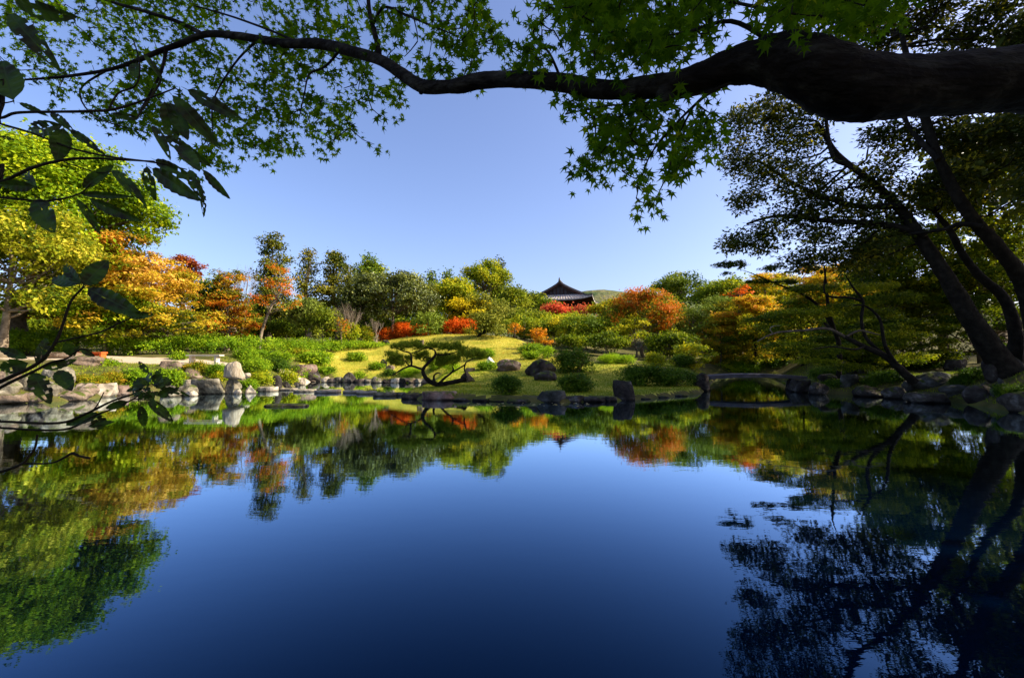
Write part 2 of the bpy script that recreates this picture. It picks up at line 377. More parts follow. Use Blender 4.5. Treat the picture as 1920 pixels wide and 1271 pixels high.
_DD = np.arange(5, 110, .05)
def hit(px, py):
    """where the line of sight through a pixel meets ground or water"""
    a = P(px, py, 1.0); X = a[0] * _DD; Z = CAM_H + (a[2] - CAM_H) * _DD
    h = np.maximum(ground(X, _DD), 0); k = np.nonzero(Z <= h)[0]
    if len(k) == 0: return None
    D = _DD[k[0]]; return np.array([a[0] * D, D, max(h[k[0]], 0)])

def axis(lo, hi, a, b, st, growth=1.22):
    c = list(np.arange(a, b + st / 2, st)); s = st; x = a
    left = []
    while x > lo: s *= growth; x -= s; left.append(x)
    s = st; x = c[-1]; right = []
    while x < hi: s *= growth; x += s; right.append(x)
    return np.array(left[::-1] + c + right)
gx = axis(-1600, 1600, -24, 22, .2); gy = axis(-600, 1600, 10, 50, .2)
GX, GY = np.meshgrid(gx, gy); GZ = ground(GX, GY)
nx, ny = len(gx), len(gy)
GV = np.stack([GX, GY, GZ], -1).reshape(-1, 3)
ii, jj = np.meshgrid(np.arange(ny - 1), np.arange(nx - 1), indexing='ij')
GF = np.stack([ii * nx + jj, ii * nx + jj + 1, (ii + 1) * nx + jj + 1, (ii + 1) * nx + jj], -1).reshape(-1, 4)
fc = GV[GF].mean(1)
SDc = pond_sd(fc[:, 0], fc[:, 1])
fw = .5 * np.sin(fc[:, 0] * 2.1) * np.sin(fc[:, 1] * 1.7) + .3 * np.sin(fc[:, 0] * 5 + fc[:, 1] * 3)
def inpoly(x, y, poly):
    ins = np.zeros(x.shape, bool)
    for (ax, ay), (bx, by) in zip(poly, poly[1:] + poly[:1]):
        ins ^= ((ay > y) != (by > y)) & (x < (bx - ax) * (y - ay) / (by - ay + 1e-12) + ax)
    return ins
lawn_poly = [(-17.5, 33), (-16.5, 41), (-15, 46), (-11, 50), (-4, 51), (0, 47), (1.2, 42), (1.5, 36), (3.5, 31.5), (8, 30), (9.5, 28), (10.2, 25), (9.5, 20), (8, 17), (-5, 17), (-6, 22), (-4.5, 25), (-5, 31)]
lawn_m = inpoly(fc[:, 0] + fw, fc[:, 1] + fw, lawn_poly) & (SDc > .1)
path_poly = [(-26, 22), (-21, 22.2), (-17.5, 23), (-16, 23.4), (-15.5, 24.6), (-16.5, 26.2), (-19, 26.6), (-24, 26), (-30, 25)]
path_m = inpoly(fc[:, 0], fc[:, 1], path_poly) & ~lawn_m
path2 = inpoly(fc[:, 0] + fw * .5, fc[:, 1], [(-16, 27), (-13, 29.5), (-12, 31.5), (-13.5, 31.5), (-17, 28)]) & ~lawn_m
M['lawn'] = noisemat('mown autumn lawn', [(.12, .17, .012), (.27, .27, .025), (.42, .36, .045), (.5, .42, .07)], .55, bump=.5, bdist=.04, scale2=30, rough=.95, spec=.1)
M['soil'] = noisemat('mossy garden soil', [(.03, .035, .008), (.07, .07, .015), (.11, .09, .03), (.16, .17, .02)], .7, bump=.6, bdist=.05, scale2=12, rough=.95, spec=.1)
M['sand'] = noisemat('raked pale sand', [(.4, .31, .2), (.52, .41, .28)], 6, bump=.3, bdist=.02, scale2=60, rough=.95, spec=.1)
def sub(mask, name, m):
    f = GF[mask]; u, inv = np.unique(f, return_inverse=True)
    return MB().add(GV[u], inv.reshape(-1, 4), smooth=True).build(name, m, kind='structure')
sub(lawn_m, 'lawn', 'lawn'); sub(path_m | path2, 'path', 'sand'); sub(~(lawn_m | path_m | path2), 'ground', 'soil')

# water
m, n, l, b = mat('still pond water', 0.0, .5)
b.inputs['Base Color'].default_value = (.0, .003, .012, 1); b.inputs['Specular IOR Level'].default_value = 0; b.inputs['Roughness'].default_value = 1
tc = n.new('ShaderNodeTexCoord'); mp = n.new('ShaderNodeMapping'); mp.inputs['Scale'].default_value = (.8, 1.6, 1)
nz = n.new('ShaderNodeTexNoise'); nz.inputs['Scale'].default_value = 3.0; nz.inputs['Detail'].default_value = 4
l.new(tc.outputs['Object'], mp.inputs[0]); l.new(mp.outputs[0], nz.inputs[0])
bp = n.new('ShaderNodeBump'); bp.inputs['Strength'].default_value = .3; bp.inputs['Distance'].default_value = .0035
l.new(nz.outputs[0], bp.inputs['Height'])
gl = n.new('ShaderNodeBsdfGlossy'); gl.inputs['Roughness'].default_value = .012; gl.inputs['Color'].default_value = (.7, .88, 1, 1); l.new(bp.outputs[0], gl.inputs['Normal'])
lw = n.new('ShaderNodeLayerWeight'); lw.inputs['Blend'].default_value = .5
cm = n.new('ShaderNodeMix'); cm.data_type = 'RGBA'; cm.inputs[6].default_value = (.1, .48, 1, 1); cm.inputs[7].default_value = (.9, 1, 1, 1)
p2 = n.new('ShaderNodeMath'); p2.operation = 'POWER'; p2.inputs[1].default_value = 2.1; l.new(lw.outputs['Facing'], p2.inputs[0]); l.new(p2.outputs[0], cm.inputs[0]); l.new(cm.outputs[2], gl.inputs['Color'])
pw = n.new('ShaderNodeMath'); pw.operation = 'POWER'; pw.inputs[1].default_value = 4.6; l.new(lw.outputs['Facing'], pw.inputs[0])
ma = n.new('ShaderNodeMath'); ma.operation = 'MULTIPLY_ADD'; ma.inputs[1].default_value = 2.5; ma.inputs[2].default_value = .004; ma.use_clamp = True; l.new(pw.outputs[0], ma.inputs[0])
mx = n.new('ShaderNodeMixShader'); l.new(ma.outputs[0], mx.inputs[0]); l.new(b.outputs[0], mx.inputs[1]); l.new(gl.outputs[0], mx.inputs[2]); l.new(mx.outputs[0], n['Material Output'].inputs[0])
M['water'] = m
MB().add([[-27, .2, 0], [29, .2, 0], [29, 42, 0], [-27, 42, 0]], [[0, 1, 2, 3]]).build('pond_water', 'water', kind='structure')

# far hill
M['hill'] = noisemat('far grassy and wooded hill', [(.035, .06, .025), (.07, .095, .04), (.13, .13, .06), (.17, .15, .08)], .02, bump=.8, bdist=8, scale2=.09, rough=1, spec=0)
hx = np.linspace(-1500, 1500, 220); hy = np.linspace(500, 1550, 50); HX, HY = np.meshgrid(hx, hy)
pk = lambda x, y, h, sx, sy: h * np.exp(-((HX - x) / sx) ** 2 - ((HY - y) / sy) ** 2)
HZ = pk(60, 1080, 112, 340, 240) + pk(450, 1100, 114, 380, 240) + pk(-520, 1150, 118, 260, 240) + pk(1000, 1100, 160, 300, 300) + pk(-1050, 1200, 150, 300, 300)
HZ = HZ + 5 * np.sin(HX * .03 + 2 * np.sin(HY * .02)) * (HZ / 160) + R.normal(0, 1.0, HX.shape) * (HZ / 160)
hv = np.stack([HX, HY, HZ], -1).reshape(-1, 3); ii, jj = np.meshgrid(np.arange(49), np.arange(219), indexing='ij')
MB().add(hv, np.stack([ii * 220 + jj, ii * 220 + jj + 1, (ii + 1) * 220 + jj + 1, (ii + 1) * 220 + jj], -1).reshape(-1, 4), smooth=True).build('hills', 'hill', kind='structure')

# ------------------------------------------------------------------ temple gate roof far behind the garden
def temple():
    D = 180.; apex = P(1056, 528, D); sc = D / F_PX; ang = math.radians(16)
    base = np.array([apex[0] + 1.0, D + 9, gz(apex[0], D + 9)])
    T = thing('temple_gate', base, 'distant wooden temple gate with tiled hip-and-gable roof above the treetops', 'temple')
    cr, sr = math.cos(ang), math.sin(ang)
    def W(p):   # local: x across the gable, y along the ridge (away), z absolute
        p = np.asarray(p, float).reshape(-1, 3); x = p[:, 0] * cr + p[:, 1] * sr; y = -p[:, 0] * sr + p[:, 1] * cr
        return np.stack([x + base[0], y + base[1], p[:, 2]], 1)
    zr = apex[2]; LR = 8.5; wu = 9.6; zu = zr - 5.3       # ridge height, half ridge length, half width and height of upper slopes' foot
    we, le, ze = 14., 13.4, zr - 7.9                     # eaves half width/length and height
    # upper gabled slopes, concave, with tile rows
    for s, nm in ((1, 'roof'), (-1, 'roof')):
        mb = MB(); K = 8; V = []; ts = np.linspace(0, 1, K)
        for t in ts:
            x = s * (wu * t); z = zr - (zr - zu) * (t ** .78)
            V += [[x, -LR - .5, z], [x, LR + .5, z], [x, -LR - .5, z - .45], [x, LR + .5, z - .45]]
        V = W(V); F = []
        for i in range(K - 1):
            a = i * 4; b_ = a + 4
            F += [[a, a + 1, b_ + 1, b_], [a + 2, b_ + 2, b_ + 3, a + 3], [a, b_, b_ + 2, a + 2], [a + 1, a + 3, b_ + 3, b_ + 1]]
        mb.add(V, F)
        ro = mb.build('upper_roof_slope', 'tile', T)
        rb = MB()
        for y in np.arange(-LR, LR + .1, .62):
            p = W([[s * wu * t, y, zr - (zr - zu) * (t ** .78) + .08] for t in ts]); tube(rb, p, .13, 4, smooth=False)
        rb.build('tile_ribs', 'tile', ro, kind='stuff')
    # lower hip skirt on four sides with upswept corners
    def sweep(u): return 1.3 * abs(u) ** 3.5
    sides_ = [((-1, -1), (1, -1)), ((1, -1), (1, 1)), ((1, 1), (-1, 1)), ((-1, 1), (-1, -1))]
    for (a, c) in sides_:
        mb = MB(); rb = MB(); N = 25; K = 5; V = []
        for k in range(K):
            t = k / (K - 1)
            for i in range(N):
                u = i / (N - 1); q = u * 2 - 1
                ex = (a[0] + (c[0] - a[0]) * u); ey = (a[1] + (c[1] - a[1]) * u)
                x = ex * (wu + (we - wu) * t); y = ey * (LR + .2 + (le - LR - .2) * t); z = zu - .2 + (ze - zu + .2) * (t ** .8) + sweep(q) * t * t
                V.append([x, y, z])
        V = np.array(V); mb.add(W(V), [[k * N + i, k * N + i + 1, (k + 1) * N + i + 1, (k + 1) * N + i] for k in range(K - 1) for i in range(N - 1)])
        # fascia and soffit
        e = V[(K - 1) * N:]; e2 = e - [0, 0, .5]; inn = e2 * [.62, .62, 1]; inn[:, 2] = e2[:, 2] - .9
        mb.add(W(np.vstack([e, e2])), [[i, i + 1, N + i + 1, N + i] for i in range(N - 1)])
        ro = mb.build('lower_roof_slope', 'tile', T)
        sf = MB().add(W(np.vstack([e2 + [0, 0, .004], inn])), [[i, i + 1, N + i + 1, N + i] for i in range(N - 1)])
        for i in range(N):
            if i % 1 == 0: tube(sf, W([e2[i] * [.99, .99, 1] - [0, 0, .12], inn[i] - [0, 0, .12]]), .14, 4, smooth=False)
        sf.build('eave_rafters', 'timber_dark', T)
        for i in range(0, N):
            tube(rb, W(V[i::N] + [0, 0, .08]), .13, 4, smooth=False)
        rb.build('tile_ribs', 'tile', ro, kind='stuff')
    # ridges
    mb = MB(); tube(mb, W([[0, -LR - .9, zr + .35], [0, LR + .9, zr + .35]]), .5, 6, smooth=False); mb.build('ridge', 'tile_dark', T)
    mb = MB(); tube(mb, W([[0, -LR - 1., zr + .3], [0, -LR - 1.05, zr + 1.0], [0, -LR - 1.1, zr + 1.75]]), [.42, .34, .1], 6); mb.build('ridge_end_ornament', 'tile_dark', T)
    mb = MB(); tube(mb, W([[0, LR + 1., zr + .3], [0, LR + 1.05, zr + 1.0], [0, LR + 1.1, zr + 1.75]]), [.42, .34, .1], 6); mb.build('ridge_end_ornament', 'tile_dark', T)
    for s in (-1, 1):
        for e in (-1, 1):
            mb = MB(); tube(mb, W([[s * wu * t, e * (LR + .35), zr - (zr - zu) * (t ** .78) + .25] for t in np.linspace(0, 1, 8)]), .3, 5, smooth=False); mb.build('descending_ridge', 'tile_dark', T)
            mb = MB(); tube(mb, W([[s * (wu + (we - wu) * t), e * (LR + .2 + (le - LR - .2) * t), zu + (ze - zu) * (t ** .8) + 1.3 * t * t + .25] for t in np.linspace(0, 1, 6)]), .3, 5, smooth=False); mb.build('hip_ridge', 'tile_dark', T)
            # bargeboards
            mb = MB(); pts = np.array([[s * wu * t, e * (LR + .62), zr - (zr - zu) * (t ** .78) - .55] for t in np.linspace(0, 1, 8)])
            v = np.vstack([pts + [0, 0, .35], pts - [0, 0, .45], pts + [0, e * .15, .35], pts + [0, e * .15, -.45]]); k = 8
            F = [[i, i + 1, k + i + 1, k + i] for i in range(7)] + [[2 * k + i, 3 * k + i, 3 * k + i + 1, 2 * k + i + 1] for i in range(7)] + [[k + i, k + i + 1, 3 * k + i + 1, 3 * k + i] for i in range(7)]
            mb.add(W(v), F); mb.build('bargeboard', 'timber_dark', T)
    for e in (-1, 1):
        mb = MB(); ts = np.linspace(-1, 1, 15)
        top = np.array([[wu * t * .96, e * (LR - .6), zr - (zr - zu) * (abs(t) ** .78) - .5] for t in ts]); bot = top.copy(); bot[:, 2] = zu - .3
        mb.add(W(np.vstack([top, bot])), [[i, i + 1, 15 + i + 1, 15 + i] for i in range(14)]); g = mb.build('gable_wall', 'plaster', T)
        for x in np.arange(-6, 6.1, 1.5):
            mb = MB(); box(mb, W([[x, e * (LR - .45), (zu + zr - (zr - zu) * (abs(x) / wu) ** .78) / 2 - .4]])[0], (.22, .2, max(.3, zr - (zr - zu) * (abs(x) / wu) ** .78 - zu - .3)), -ang); mb.build('lattice_bar', 'timber_dark', g)
    # body: beams, columns, walls
    mb = MB(); box(mb, (base[0], base[1], (ze - 1 + base[2]) / 2), (13.5, 14.5, ze - 1 - base[2]), -ang); mb.build('wall', 'timber_dark', T)
    for x in (-7.4, -2.5, 2.5, 7.4):
        for y in (-8, 8):
            mb = MB(); p = W([[x, y, base[2] - 1], [x, y, ze - 1.2]]); tube(mb, p, .5, 8); mb.build('column', 'timber_dark', T)
temple()

# ------------------------------------------------------------------ rocks
def _ico(sub):
    import bmesh
    bm = bmesh.new(); bmesh.ops.create_icosphere(bm, subdivisions=sub, radius=1)
    v = np.array([x.co for x in bm.verts]); f = np.array([[q.index for q in x.verts] for x in bm.faces]); bm.free(); return v, f
ICO3, ICO2 = _ico(4), _ico(3)

def rockmesh(c, w, d, h, kind='boulder', hi=False, rz=0.):
    V, F_ = ICO3 if hi else ICO2; v = V.copy()
    npl, lo, hi_ = {'boulder': (9, .62, .95), 'slab': (8, .7, .95), 'round': (4, .85, 1.), 'block': (6, .6, .75), 'upright': (8, .6, .9), 'cone': (7, .55, .85), 'bell': (3, .9, 1.)}[kind]
    for _ in range(npl):
        nn = unit(R.normal(0, 1, 3) * ([1, 1, .5] if kind in ('block', 'slab') else [1, 1, 1])); dd = R.uniform(lo, hi_)
        v -= np.maximum(v @ nn - dd, 0)[:, None] * nn
    if kind in ('slab', 'block', 'step'): 
        v[:, 2] = np.clip(v[:, 2], -1, .45) / .45 * np.where(v[:, 2] > 0, 1, .45)
    if kind == 'cone': v[:, :2] *= (1 - .42 * np.clip(v[:, 2:3] + .2, 0, 1.2))
    if kind == 'bell':
        q_ = np.clip((V[:, 2:3] + 1) / 2, 0, 1); v[:, 2:3] = np.sign(V[:, 2:3]) * np.abs(V[:, 2:3]) ** .8; v[:, :2] = unit(V[:, :2]) * np.minimum(1, np.linalg.norm(V[:, :2], axis=1, keepdims=True) * 1.5) * (1.0 - .8 * np.clip(q_ - .22, 0, 1) ** 1.3 - .5 * np.clip(.16 - q_, 0, 1) * 3)
    ph = R.uniform(0, 6, 6)
    for k, a in ((2.3, .05), (5.1, .028), (11, .014)):
        v += V * (a * (np.sin(k * V[:, [0]] + ph[0]) + np.sin(k * V[:, [1]] * 1.1 + ph[1] + 2 * np.sin(V[:, [2]] * k * .7)) + np.sin(k * V[:, [2]] + ph[2] + V[:, [0]] * 2)))
    ext = v.max(0) - v.min(0); v = (v - (v.max(0) + v.min(0)) / 2) / (ext / 2)
    cr, sr = math.cos(rz), math.sin(rz)
    v = v * np.array([w / 2, d / 2, 1]); v[:, 2] = (v[:, 2] + 1) / 2 * h
    v = np.stack([v[:, 0] * cr - v[:, 1] * sr, v[:, 0] * sr + v[:, 1] * cr, v[:, 2]], 1)
    return MB().add(v + np.asarray(c), F_, smooth=(kind in ('round',) or hi))

def rock(px0, px1, yt, yb, m, label, kind='boulder', cat='rock', group=None, D=None, dr=.75, name='rock', bury=.28):
    pxc = (px0 + px1) / 2
    if D is None:
        h_ = hit(pxc, yb); D = h_[1] if h_ is not None else 40
    s = D / F_PX; w = (px1 - px0) * s; d = w * dr
    Dc = D + d * .3
    c = P(pxc, yb, D); x = c[0] * Dc / D
    top = P(pxc, yt, Dc)[2]; z0 = min(c[2], gz(x, Dc) if pond_sd(np.array([x]), np.array([Dc]))[0] > 0 else c[2])
    h = max(top - z0, .08); bz = z0 - bury * h - .08
    mb = rockmesh((x, Dc, bz), w * 1.06, d, top - bz, kind, hi=w > .9)
    o = mb.build(name, m, origin=(x, Dc, bz)); o['label'] = label; o['category'] = cat
    if group: o['group'] = group
    return o

LB = 'stones of the left bank'; FS = 'stones edging the far shore'
RK = [
 (-45.58, 58.58, 737, 758, 'rock_brown', 'flat brown slab at the left end of the near pond edge', 'slab', LB),
 (42.66, 86.34, 735, 754, 'rock_brown', 'low brown boulder between the flat slab and the white upright stone', 'boulder', LB),
 (82.38, 112.62, 714, 744, 'rock_grey', 'whitish lichened upright stone standing at the waterline', 'upright', LB),
 (80.92, 101.08, 745, 754, 'rock_pale', 'small pale stone at the foot of the whitish upright one', 'boulder', LB),
 (94.28, 163.72, 731, 750, 'rock_brown', 'long rounded brown boulder lying in the water edge', 'round', LB),
 (107.5, 135.5, 717, 737, 'rock_grey', 'small grey stone above the long rounded brown boulder', 'boulder', LB),
 (-15, 41, 712, 740, 'rock_grey', 'pale lichened boulder above the flat brown slab', 'boulder', LB),
 (-6.4, 38.4, 694, 718, 'rock_brown', 'tan boulder at the top of the left wall of rocks', 'boulder', LB),
 (36.86, 58.14, 703, 732, 'rock_grey', 'narrow grey stone wedged in the left rock wall', 'upright', LB),
 (53.32, 84.68, 702, 736, 'rock_dark', 'dark stone in the hollow of the left rock wall', 'boulder', LB),
 (85.24, 136.76, 686, 716, 'rock_grey', 'mottled grey boulder under the azaleas of the left wall', 'boulder', LB),
 (138.9, 178.1, 717, 740, 'rock_brown', 'rough brown boulder below the left azaleas', 'boulder', LB),
 (169.6, 214.4, 716, 742, 'rock_pale', 'pale tan boulder with a straight edge at the waterline', 'block', LB),
 (210.32, 241.68, 721, 742, 'rock_red', 'pinkish stone beside the pale tan boulder', 'block', LB),
 (237.3, 287.7, 726, 740, 'rock_brown', 'brown stone shaded by the leafy shrub at the waterline', 'boulder', LB),
 (80, 160, 660, 672, 'rock_brown', 'long flat slab lying on the gravel in front of the red bench', 'slab', LB),
 (128, 190, 666, 686, 'rock_brown', 'broad brown boulder above the left azaleas', 'boulder', LB),
 (296, 341, 676, 694, 'rock_brown', 'flat-topped brown block at the end of the sand path', 'block', LB),
 (338, 379, 689, 712, 'rock_brown', 'brown boulder below the pale bench', 'boulder', LB),
 (340, 368, 711, 728, 'rock_pale', 'wedge-shaped tan stone left of the big grey block', 'slab', LB),
 (332, 368, 720, 742, 'rock_grey', 'mossy grey-green stone at the waterline left of the big grey block', 'boulder', LB),
 (301.14, 335.86, 722, 744, 'rock_grey', 'sloping grey stone half in the leaf shadow', 'boulder', LB),
 (348, 370, 732, 743, 'rock_pale', 'small tan stone at the foot of the big grey block', 'boulder', LB),
 (366, 424, 709, 739, 'rock_grey', 'large grey block with mottled face at the waterline', 'block', LB),
 (422, 450, 708, 738, 'rock_grey', 'grey stone carrying the pale pointed rock', 'upright', LB),
 (438, 452, 728, 739, 'rock_pale', 'tiny pinkish stone at the foot of the pointed rock pair', 'boulder', LB),
 (452, 470, 699, 711, 'rock_pale', 'small tan ledge stone right of the pale pointed rock', 'slab', LB),
 (450, 466, 708, 730, 'rock_brown', 'leaning brown stone under the small ledge', 'upright', LB),
 (462, 478, 722, 738, 'rock_pale', 'small pale wedge at the waterline before the stepping stones', 'cone', LB),
 (509, 528, 702, 726, 'rock_dark', 'egg-shaped dark brown stone behind the stepping stones', 'round', LB),
 (526, 546, 713, 727, 'rock_dark', 'squat dark stone beside the egg-shaped one', 'cone', LB),
 (547, 561, 702, 724, 'rock_dark', 'tall narrow dark stone between yellow shrubs and the far shore', 'upright', LB),
 (559, 573, 708, 722, 'rock_pale', 'small pale stone next to the tall narrow dark one', 'boulder', LB),
 (534, 590, 683, 704, 'rock_red', 'broad reddish-grey slab sloping down behind the shrubs', 'slab', LB),
 (568, 601, 686, 716, 'rock_dark', 'purple-grey leaning rock with a white streak at the inner shore', 'cone', LB),
 (506, 523, 655, 665, 'rock_pale', 'rounded pinkish stone in the clipped azaleas', 'round', LB),
 (493, 500, 676, 682, 'white_stone', 'small white stone among the low azaleas', 'boulder', LB),
 (512, 523, 677, 684, 'white_stone', 'white stone low in the azaleas near the lawn edge', 'boulder', LB),
 (602, 618, 706, 717, 'rock_pale', 'whitish stone at the left end of the far shore edging', 'boulder', FS),
 (617, 628, 709.5, 717, 'rock_brown', None, 'boulder', FS),
 (627, 642, 709.5, 717, 'rock_grey', None, 'boulder', FS),
 (641, 667, 697, 717, 'rock_dark', 'dark pointed rock in the middle of the far shore edging', 'cone', FS),
 (666, 685, 709.5, 717, 'rock_brown', None, 'boulder', FS),
 (683, 698, 709.5, 717, 'rock_grey', None, 'boulder', FS),
 (696, 719, 706, 718, 'rock_grey', 'larger slanted grey stone in the far shore edging', 'cone', FS),
 (719, 734, 709.5, 718, 'rock_dark', None, 'boulder', FS),
 (734, 749, 709, 718, 'rock_pale', None, 'boulder', FS),
 (748, 764, 709.5, 718, 'rock_dark', None, 'boulder', FS),
 (764, 782, 709.5, 718, 'rock_brown', None, 'boulder', FS),
 (780, 794, 709.5, 718, 'rock_grey', None, 'boulder', FS),
 (792, 808, 708, 720, 'rock_brown', None, 'boulder', FS),
 (578, 592, 709.5, 716, 'rock_brown', None, 'boulder', FS),
]
HILL = 'stones on the lawn'
RK += [
 (715, 731, 637, 646, 'rock_dark', 'dark stone on the left rim of the lawn hill by the red azaleas', 'boulder', HILL),
 (782, 795, 637, 648, 'rock_brown', 'brown stump-like stone on top of the lawn behind the leaning pine', 'block', HILL),
 (653, 679, 661, 668, 'rock_dark', 'thin flat dark stone behind the oval lawn azalea', 'slab', HILL),
 (606, 618, 666, 672, 'rock_pale', 'small pale stone at the left edge of the lawn', 'boulder', HILL),
 (712, 726, 673, 690, 'rock_dark', 'upright dark stone left of the leaning pine', 'upright', HILL),
 (722, 740, 684, 694, 'rock_brown', 'low brown stone behind the leaning pine crown', 'boulder', HILL),
 (748, 762, 693, 702, 'rock_dark', 'small dark stone under the left branch of the leaning pine', 'boulder', HILL),
 (872, 892, 689, 697, 'rock_red', 'low reddish stone right of the leaning pine', 'slab', HILL),
 (911, 927, 669, 682, 'white_stone', 'white split stone on the lawn right of the leaning pine', 'cone', HILL),
 (932, 976, 673, 696, 'rock_brown', 'brown overhanging boulder on the sunny lawn', 'boulder', HILL),
 (985, 1042, 673, 706, 'rock_dark', 'big dark dome-shaped boulder beside the tall dark azalea', 'round', HILL),
 (1002, 1044, 694, 714, 'rock_dark', 'dark boulder leaning in front of the big dark dome', 'boulder', HILL),
 (992, 1000, 656, 663, 'white_stone', 'small white stone between two clipped azaleas at the lawn edge', 'upright', HILL),
 (862, 890, 694, 717, 'rock_dark', 'dark triangular rock at the foot of the leaning pine', 'cone', HILL),
]
PS = 'stones edging the shaded peninsula'
RK += [
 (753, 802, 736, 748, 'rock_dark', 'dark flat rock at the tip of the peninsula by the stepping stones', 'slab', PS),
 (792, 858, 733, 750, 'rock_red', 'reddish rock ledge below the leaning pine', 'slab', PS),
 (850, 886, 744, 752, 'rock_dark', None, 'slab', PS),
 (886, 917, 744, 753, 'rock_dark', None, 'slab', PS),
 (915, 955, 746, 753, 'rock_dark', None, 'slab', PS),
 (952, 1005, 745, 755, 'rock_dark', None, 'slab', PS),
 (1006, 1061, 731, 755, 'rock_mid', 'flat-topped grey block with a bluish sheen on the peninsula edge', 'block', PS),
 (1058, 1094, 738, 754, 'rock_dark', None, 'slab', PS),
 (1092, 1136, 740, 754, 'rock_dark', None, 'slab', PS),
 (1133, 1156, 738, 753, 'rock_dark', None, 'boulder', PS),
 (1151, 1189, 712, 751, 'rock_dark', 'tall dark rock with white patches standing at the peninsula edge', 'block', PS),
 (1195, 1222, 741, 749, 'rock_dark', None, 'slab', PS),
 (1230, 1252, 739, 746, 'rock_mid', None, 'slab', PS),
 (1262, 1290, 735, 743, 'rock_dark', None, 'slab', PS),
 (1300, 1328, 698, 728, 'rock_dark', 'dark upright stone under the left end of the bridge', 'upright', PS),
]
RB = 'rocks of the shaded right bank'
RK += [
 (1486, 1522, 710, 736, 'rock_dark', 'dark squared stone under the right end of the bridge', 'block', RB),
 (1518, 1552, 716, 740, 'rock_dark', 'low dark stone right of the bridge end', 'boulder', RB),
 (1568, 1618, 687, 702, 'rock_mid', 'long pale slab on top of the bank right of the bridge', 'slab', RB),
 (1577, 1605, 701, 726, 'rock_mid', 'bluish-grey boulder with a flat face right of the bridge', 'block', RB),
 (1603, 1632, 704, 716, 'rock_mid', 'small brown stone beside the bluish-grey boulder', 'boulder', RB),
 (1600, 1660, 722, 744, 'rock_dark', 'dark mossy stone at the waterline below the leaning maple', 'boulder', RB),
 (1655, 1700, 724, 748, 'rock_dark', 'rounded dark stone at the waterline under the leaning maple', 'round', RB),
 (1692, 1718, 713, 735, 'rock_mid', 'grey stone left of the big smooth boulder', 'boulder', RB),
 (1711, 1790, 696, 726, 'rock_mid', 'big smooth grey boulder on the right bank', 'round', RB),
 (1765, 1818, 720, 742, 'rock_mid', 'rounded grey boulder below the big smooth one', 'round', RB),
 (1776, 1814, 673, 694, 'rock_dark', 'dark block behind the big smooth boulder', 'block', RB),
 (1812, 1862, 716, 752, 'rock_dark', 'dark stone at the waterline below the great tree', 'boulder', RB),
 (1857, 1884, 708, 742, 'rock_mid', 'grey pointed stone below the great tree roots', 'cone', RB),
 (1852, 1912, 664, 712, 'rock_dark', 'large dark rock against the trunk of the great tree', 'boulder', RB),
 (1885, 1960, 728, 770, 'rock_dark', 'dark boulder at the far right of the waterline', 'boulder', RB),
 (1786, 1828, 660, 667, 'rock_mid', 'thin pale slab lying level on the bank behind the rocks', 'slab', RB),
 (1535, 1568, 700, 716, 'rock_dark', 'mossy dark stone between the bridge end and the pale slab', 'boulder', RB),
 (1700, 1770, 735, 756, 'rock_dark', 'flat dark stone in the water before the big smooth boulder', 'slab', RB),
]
ORD = ['first', 'second', 'third', 'fourth', 'fifth', 'sixth', 'seventh', 'eighth', 'ninth', 'tenth', 'eleventh', 'twelfth', 'thirteenth', 'fourteenth', 'fifteenth', 'sixteenth', 'seventeenth']
def edging_label(r_):
    same = sorted([q for q in RK if q[7] == r_[7]], key=lambda q: q[0]); k = ORD[same.index(r_)]; tone = {'rock_brown': 'brown', 'rock_grey': 'grey', 'rock_dark': 'dark', 'rock_pale': 'pale', 'rock_mid': 'grey'}[r_[4]]
    return (f'small {tone} edging stone, {k} from the left in the far shore row' if r_[7] == FS else f'low {tone} edging stone, {k} from the left along the peninsula waterline')
for r_ in RK:
    px0, px1, yt, yb, m_, lab, kd, grp = r_
    if grp == PS and lab is None: yt += 3.0
    if lab is None:
        j_ = R.normal(0, 1, 3); px0 -= 1.2 * abs(j_[0]); px1 += 1.5 * abs(j_[1]); yt += j_[2] * 1.2; kd = str(R.choice(['boulder', 'slab', 'cone', 'block', 'boulder']))
    rock(px0, px1, yt, yb, m_, lab or edging_label(r_), kd, group=grp)

# pale pointed rock resting on the grey upright stone
rock(421, 457, 677, 709, 'rock_streak', 'pale streaked pointed rock resting on a grey stone at the left shore', 'bell', group=LB, D=onwater(436, 738)[1] - .05, bury=.0, dr=.8)

